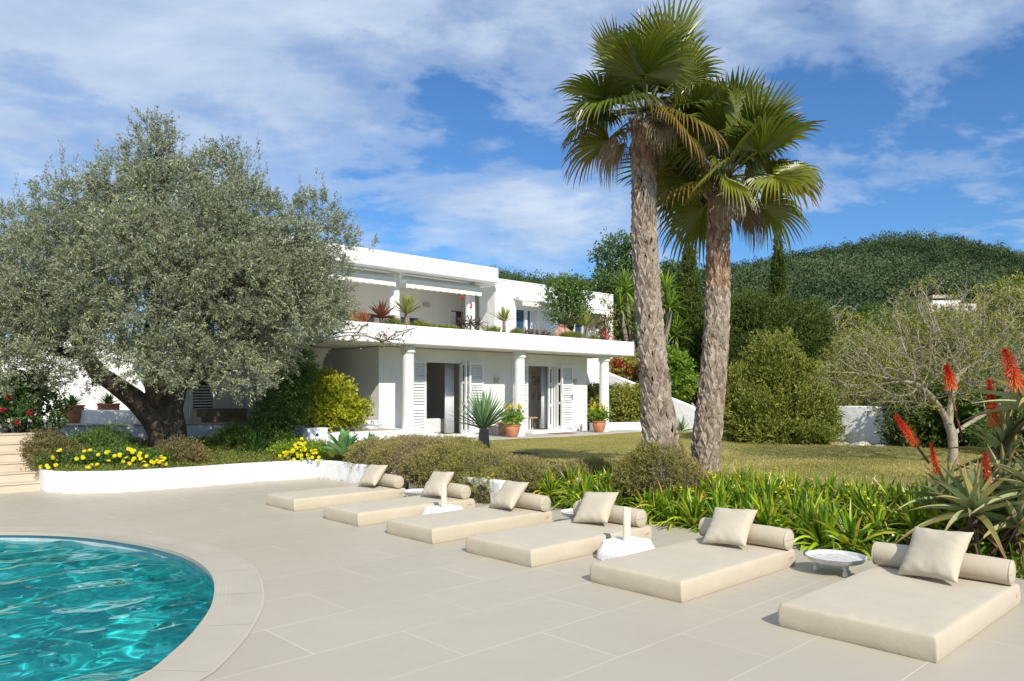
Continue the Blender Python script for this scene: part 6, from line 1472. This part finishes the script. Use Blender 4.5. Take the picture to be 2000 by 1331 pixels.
for i, u in enumerate((10.05, 10.25, 10.45)):
    spiky('orange_succulent', 'orange pencil succulent at the left end of the parapet', 'succulent', TP(u, .02 * i), 24 + i, 60, .36, .022, 5, 88, .0, 'succ_orange', base_r=.13, grp='orange pencil succulents', hgt=.1)
for i, u in enumerate((9.6, 9.3)): spiky('green_succulent', 'pale green spiky succulent half hidden by the olive leaves', 'succulent', TP(u), 27 + i, 50, .30, .03, 10, 85, .05, 'succ_green', base_r=.12, grp='pale green succulents by the olive')
def cushion_succ(lab, u, seed, r_, h_, mk='succ_green', n=130, grp=None, dv=0):
    rg = np.random.default_rng(seed); root = thing('cushion_succulent', lab, 'succulent', TP(u, dv), 0, grp)
    q_ = rdir(rg, n); q_[:, 2] = np.abs(q_[:, 2]); Q, r, t_ = straps(q_ * np.array([r_ * .45, r_ * .45, h_ * .45]), nrm(q_ + [0, 0, .3]), r_ * .75, .035, .0, rg, 3, needleprof, .4); leafobj('leaves', Q, r, M[mk], root, t_, keep=False)
cushion_succ('green spiky cushion plant just left of the thick stemmed yucca', 11.32, 30, .30, .30)
cushion_succ('round yellow green cushion right of the thick stemmed yucca', 12.15, 31, .28, .26)
for i, u in enumerate((12.55, 12.85, 13.12, 13.38)): cushion_succ('low yellow green cushion in the row of four', u, 32 + i, .19, .17, grp='row of four low cushion succulents')
cushion_succ('dull green cushion right of the two flowering aloes', 14.9, 37, .27, .26, 'succ_green'); cushion_succ('green cushion under the blue window', 15.75, 38, .27, .26, 'succ_green')
cushion_succ('small cushion left of the urn side yucca', 18.45, 39, .22, .22); cushion_succ('small cushion right of the urn side yucca', 19.3, 40, .24, .22); cushion_succ('flat green carpet plant in front of the clay urn', 18.2, 41, .45, .05, n=260); cushion_succ('tiny dark cushion at the right end near the red bromeliad', 19.75, 45, .2, .18, 'succ_dark')
for i, (u, fl) in enumerate(((13.62, .72), (13.95, .52), (14.25, 0))):
    lab = ('flowering candelabra aloe, left one with the higher red bloom', 'flowering candelabra aloe, right one with the lower red bloom', 'dark candelabra aloe without a bloom beside the right upper column')[i]
    r_ = spiky('candelabra_aloe', lab, 'aloe', TP(u), 42 + i, 26, .34, .045, -35, 70, .35, 'succ_dark', (.25, .03, .03), thickprof, .4, grp='candelabra aloes on the parapet', tr_mat='brownbark')
    if fl:
        b = MB(); b.tube([Vector((0, 0, .3)), Vector((.02, 0, .3 + fl))], .008, 6); s_ = b.build('flower_stalk', M['brownbark'], r_, keep=False)
        rg = np.random.default_rng(i); n_ = 70; z = rg.random(n_); az = rg.uniform(0, 6.28, n_); dd = nrm(np.stack([np.cos(az), np.sin(az), -.8 + 1.6 * z], 1))
        Q = leaf_quads(np.array([.02, 0, .22 + fl]) + np.stack([0 * z, 0 * z, z * .13], 1), dd, .05 * (1.2 - z * .6), .035, rg); leafobj('flower_head', Q, z, M['coral_fl'], s_, keep=False)
for i, u in enumerate((16.1, 16.35, 16.6, 16.85)): spiky('dark_succulent', 'dark purple rosette in the trailing group below the blue window', 'succulent', TP(u, -.05), 50 + i, 34, .26, .045, -30, 75, .3, 'succ_dark', None, thickprof, .4, grp='dark rosettes left of the urn', hgt=.12)
spiky('green_succulent', 'spiky grey green rosette between the dark rosettes and the urn', 'succulent', TP(17.12), 56, 30, .32, .035, 10, 80, .05, 'succ_dark', None); spiky('green_succulent', 'spiky olive rosette right of the candelabra aloes', 'succulent', TP(14.62), 57, 24, .34, .04, 10, 75, .05, 'succ_green', None)
rb = spiky('red_bromeliad', 'orange red bromeliad near the right end of the parapet', 'bromeliad', TP(19.98), 58, 18, .40, .06, 5, 70, .05, 'coral_fl', None, thickprof); b = MB(); b.tube([Vector((0, 0, .1)), Vector((0, 0, .55))], .014, 6); b.build('flower_stalk', M['coral_fl'], rb, keep=False)
leafy('trailing_creeper', 'thin creeper hanging on the right corner of the upper wall', 'climber', [E_(1180, 610, 29, 16, 22), E_(1170, 640, 28.4, 20, 20), E_(1190, 640, 28.6, 12, 18)], 160, 'brownshrub', 71, ground=3.3, L=.09, Wl=.05, nl=7, sl=.4)
# bougainvillea branches in front of the parapet
bv = thing('bougainvillea_branch', 'thin bare bougainvillea branches with a few red bracts across the white parapet', 'climber', W(9.0, 15.6, 3.2)); b = MB(); rg = np.random.default_rng(9); BD = 17.3; tipsP = []
for ps in ([(560, 700), (640, 662), (680, 655), (715, 657), (748, 668), (770, 660), (800, 645)], [(600, 680), (650, 650), (700, 650), (730, 660), (750, 668)], [(748, 668), (775, 650), (815, 640)], [(700, 651), (705, 640), (718, 635)], [(650, 655), (672, 645), (700, 640)], [(690, 655), (680, 668), (705, 660)], [(762, 664), (785, 662), (790, 668)], [(735, 660), (765, 670), (762, 676)]):
    q_ = [D(x, y, BD + .02 * i) for i, (x, y) in enumerate(ps)]; b.tube(q_, [.014 * (1 - .7 * i / len(q_)) for i in range(len(q_))], 5)
    for a, c in zip(q_[:-1], q_[1:]):
        for k in range(4): s_ = a.lerp(c, rg.random()); e = s_ + Vector(rg.normal(size=3)) * .10; b.tube([s_, e], .004, 4); tipsP.append(e)
b.build('branch', M['brownbark'], bv, smooth=True); T_ = np.array([tuple(x) for x in tipsP]); leafobj('leaves', *sprigs(T_, rdir(rg, len(T_)), .06, 3, .06, .035, rg, 1.0, .5), M['brownshrub'], bv)
ps = np.array([[*D(748 + rg.normal() * 4, 654 + rg.normal() * 3, BD)] for _ in range(9)]); leafobj('bracts', *sprigs(ps, rdir(rg, 9), .04, 4, .045, .035, rg, 1.2, .5), M['petal_r'], bv)
# ------------------------------------------------------------------ plants in the olive bed
def bedshrub(name, lab, lob, n, mk, seed, **kw): return leafy(name, lab, 'shrub', lob, n, mk, seed, ground=.42, **kw)
SM = dict(L=.05, Wl=.014, nl=12, sl=.2, rmin=.55, up=.6)
bedshrub('rosemary_shrub', 'feathery green shrub in the olive bed left of the trunk', [E_(185, 880, 15.3, 48, 26), E_(150, 890, 14.9, 42, 20), E_(215, 872, 15.6, 32, 28), E_(225, 890, 15.2, 32, 18)], 2200, 'shrub', 80, **SM)
bedshrub('rosemary_shrub', 'brownish trailing shrub at the left end of the curved wall', [E_(105, 895, 14.3, 42, 26), E_(90, 880, 14.6, 30, 26), E_(110, 918, 13.95, 30, 14), E_(140, 905, 14.1, 40, 18)], 1500, 'brownshrub', 81, **SM)
bedshrub('rosemary_shrub', 'small brown shrub at the foot of the olive trunk', [E_(350, 892, 14.7, 34, 22), E_(375, 902, 14.5, 20, 14)], 700, 'brownshrub', 82, **SM)
bedshrub('rosemary_shrub', 'dark shaded shrub in the olive bed right of the trunk', [E_(485, 856, 17.2, 42, 26), E_(530, 858, 17.2, 34, 24), E_(450, 868, 16.9, 30, 18)], 1500, 'shrub', 83, **SM)
def daisies(lab, lob, npx, seed, nf, mk='shrub'):
    root = bedshrub('yellow_daisy_bush', lab, lob, npx, mk, seed, L=.05, Wl=.02, nl=11, sl=.16, rmin=.45, up=.6); rg = np.random.default_rng(seed); lb = np.array(lob); P0 = []
    for i, (px, py, dd) in enumerate(nf):
        c = np.array(D(px, py, dd)); Q, r = flower_mesh(rg, 9, .041, 18); Q2, r2 = flower_mesh(rg, 9, .029, 45); Rm = np.array(Euler((R(55) + rg.normal() * .35, rg.normal() * .4, R(15))).to_matrix()); A = np.concatenate([Q, Q2]) @ Rm.T
        leafobj('bloom', A + c, np.concatenate([r, r2]), M['petal_y'], root)
    return root
F1 = [(80, 912), (92, 910), (94, 914), (109, 909), (110, 900), (105, 896), (102, 893), (114, 882), (118, 880), (150, 896), (163, 897), (165, 882), (176, 880), (176, 912), (162, 893), (170, 914), (192, 889), (190, 908), (179, 909), (208, 884), (213, 883), (212, 901), (224, 891), (233, 892), (234, 888), (241, 901), (247, 895), (251, 877), (256, 879), (262, 881), (258, 885), (253, 906), (260, 899), (262, 896), (274, 886), (275, 897), (272, 890), (281, 903), (286, 910), (283, 911), (287, 892), (300, 904), (310, 905), (307, 900), (314, 893), (317, 891), (321, 896), (318, 901), (324, 908), (296, 902), (313, 902)]
daisies('sprawling yellow daisy bush on the curved wall left of the olive trunk', [E_(200, 908, 13.95, 60, 13, 24), E_(270, 906, 14.2, 50, 12, 24), E_(310, 904, 14.4, 26, 12, 20), E_(235, 900, 14.4, 60, 13, 24), E_(165, 911, 13.8, 40, 11, 20), E_(110, 908, 13.8, 24, 12, 20)], 1500, 84, [(a, c, float(np.interp(a, [84, 140, 280, 455], [13.5, 13.33, 13.7, 14.7])) + .006 * (922 - c) - .02) for a, c in F1])
rg = np.random.default_rng(17); F2 = [(545 + rg.random() * 78, 0) for _ in range(52)]; F2 = [(a, 905 - rg.random() * 22 - 34 * math.exp(-((a - 588) / 22) ** 2) * rg.random()) for a, _ in F2]
daisies('dense bunch of yellow daisies at the right corner of the olive bed', [E_(585, 890, 15.9, 36, 22), E_(560, 897, 15.9, 26, 14), E_(612, 893, 16, 24, 16)], 900, 85, [(a, c, 15.45) for a, c in F2], 'citrus')
m = 7000; s1 = rng.random(m); s2 = rng.random(m) ** 1.3; A_ = np.array([tuple(x) for x in bp]); B2 = np.array([tuple(x) for x in back]); ii = s1 * 6.999; i0 = ii.astype(int); fr_ = (ii - i0)[:, None]
pa = A_[i0] * (1 - fr_) + A_[i0 + 1] * fr_; pb = B2[i0] * (1 - fr_) + B2[i0 + 1] * fr_; pq = pa * (1 - s2[:, None]) + pb * s2[:, None]
org = np.column_stack([pq, .34 + .30 * s2 ** .8]); d = nrm(np.array([0, 0, 1.0]) + rng.normal(size=(m, 3)) * .6)
tag(leafobj('bed_greenery', *sprigs(org, d, rng.uniform(.03, .12, m), 6, .05, .014, rng, .8, .3), M['weed']), 'low green ground cover in the olive bed', 'ground cover', kind='stuff')
m = 3500; u = rng.uniform(8.2, 9.8, m); v = rng.uniform(12.5, 15.5, m); org = np.stack([CU * u - SU * v, SU * u + CU * v, np.array([bed_z(a, c) for a, c in zip(u, v)])], 1)
tag(leafobj('bed_greenery', *sprigs(org, nrm(np.array([0, 0, 1.0]) + rng.normal(size=(m, 3)) * .6), rng.uniform(.04, .14, m), 6, .05, .014, rng, .8, .3), M['weed']), 'low dry weeds round the agaves', 'ground cover', kind='stuff')
for i, (px, py, zz) in enumerate(((868, 868, .40), (880, 873, .40), (890, 878, .40), (920, 872, .42), (960, 888, .40), (972, 905, .4), (995, 912, .35), (1005, 918, .35), (985, 908, .35), (962, 950, .3), (965, 940, .3), (845, 862, .42), (805, 864, .42))):
    g_ = G(px, py + 14, zz); o = dup(ox[i % 3], (g_.x, g_.y, zz - .06), rng.uniform(0, 6), .7); tag(o, 'wild yellow oxalis blooms scattered over the lawn edge and heather bank', 'flower', 'oxalis on the lawn edge')
# pots behind the olive
for i, (px, py, dd, lab) in enumerate(((142, 806, 19.5, 'orange terracotta pot under the olive crown at the far left'), (212, 800, 20.5, 'rust coloured terracotta pot seen past the low olive limb'))):
    q_ = D(px, py, dd); pot(lab, (q_.x, q_.y, .981 if i == 0 else 1.0), 1.25)
    spiky('potted_plant', 'small leafy plant in the ' + lab, 'pot plant', (q_.x, q_.y, .981 + .42), 90 + i, 40, .4, .05, 5, 80, .3, 'shrub', None)
lw = thing('garden_wall', 'sunlit white wall of the terrace behind the olive trunk', 'garden wall', D(200, 760, 23)); b = MB(); a0, a1 = D(-60, 780, 21.5), D(430, 780, 24); wall_path([a0.xy, (a0.xy + a1.xy) / 2, a1.xy], .25, .9, 3.3).build('wall', M['planter'], lw, bevel=.03)
lw = thing('seat_wall', 'low curved white seat wall on the terrace behind the olive limb', 'garden wall', D(230, 815, 19.5)); wall_path([D(150, 815, 19.8).xy, D(205, 815, 19.2).xy, D(260, 815, 19.2).xy, D(300, 815, 20).xy], .3, .97, 1.32).build('wall', M['planter'], lw, bevel=.05)
# ------------------------------------------------------------------ lawn blades
m = 70000; rg = np.random.default_rng(99); dd = 1 / rg.uniform(1 / 24, 1 / 11.5, m); px = rg.uniform(820, 2080, m); x = (px - 1000) / F * dd
u, v = CU * x + SU * dd, -SU * x + CU * dd; kp = (u > 9.5) & (v < 15.7); x, dd, u, v = x[kp], dd[kp], u[kp], v[kp]; m = len(x)
e = np.clip((u - 9.3) / .9, 0, 1); e = e * e * (3 - 2 * e); z = .20 + .22 * e - .13 * np.exp(-((u - 12.3) / 1.8) ** 2 - ((v - 13.3) / 1.5) ** 2) + .018 * np.sin(u * .9 + v * .5) + .012 * np.sin(v * 1.3 - u * .4)
d = nrm(np.array([0, 0, .8]) + rg.normal(size=(m, 3)) * .6); d[:, 2] = np.abs(d[:, 2])
tag(leafobj('lawn_grass', leaf_quads(np.stack([x, dd, z - .004], 1), nrm(d), rg.uniform(.025, .06, m), rg.uniform(.005, .010, m), rg), np.clip(.5 + .3 * np.sin(x * 1.7 + np.sin(dd * 1.1) * 2) + rg.normal(size=m) * .25, 0, 1), M['blade']), 'short dry green blades of the mown lawn', 'grass', kind='stuff')
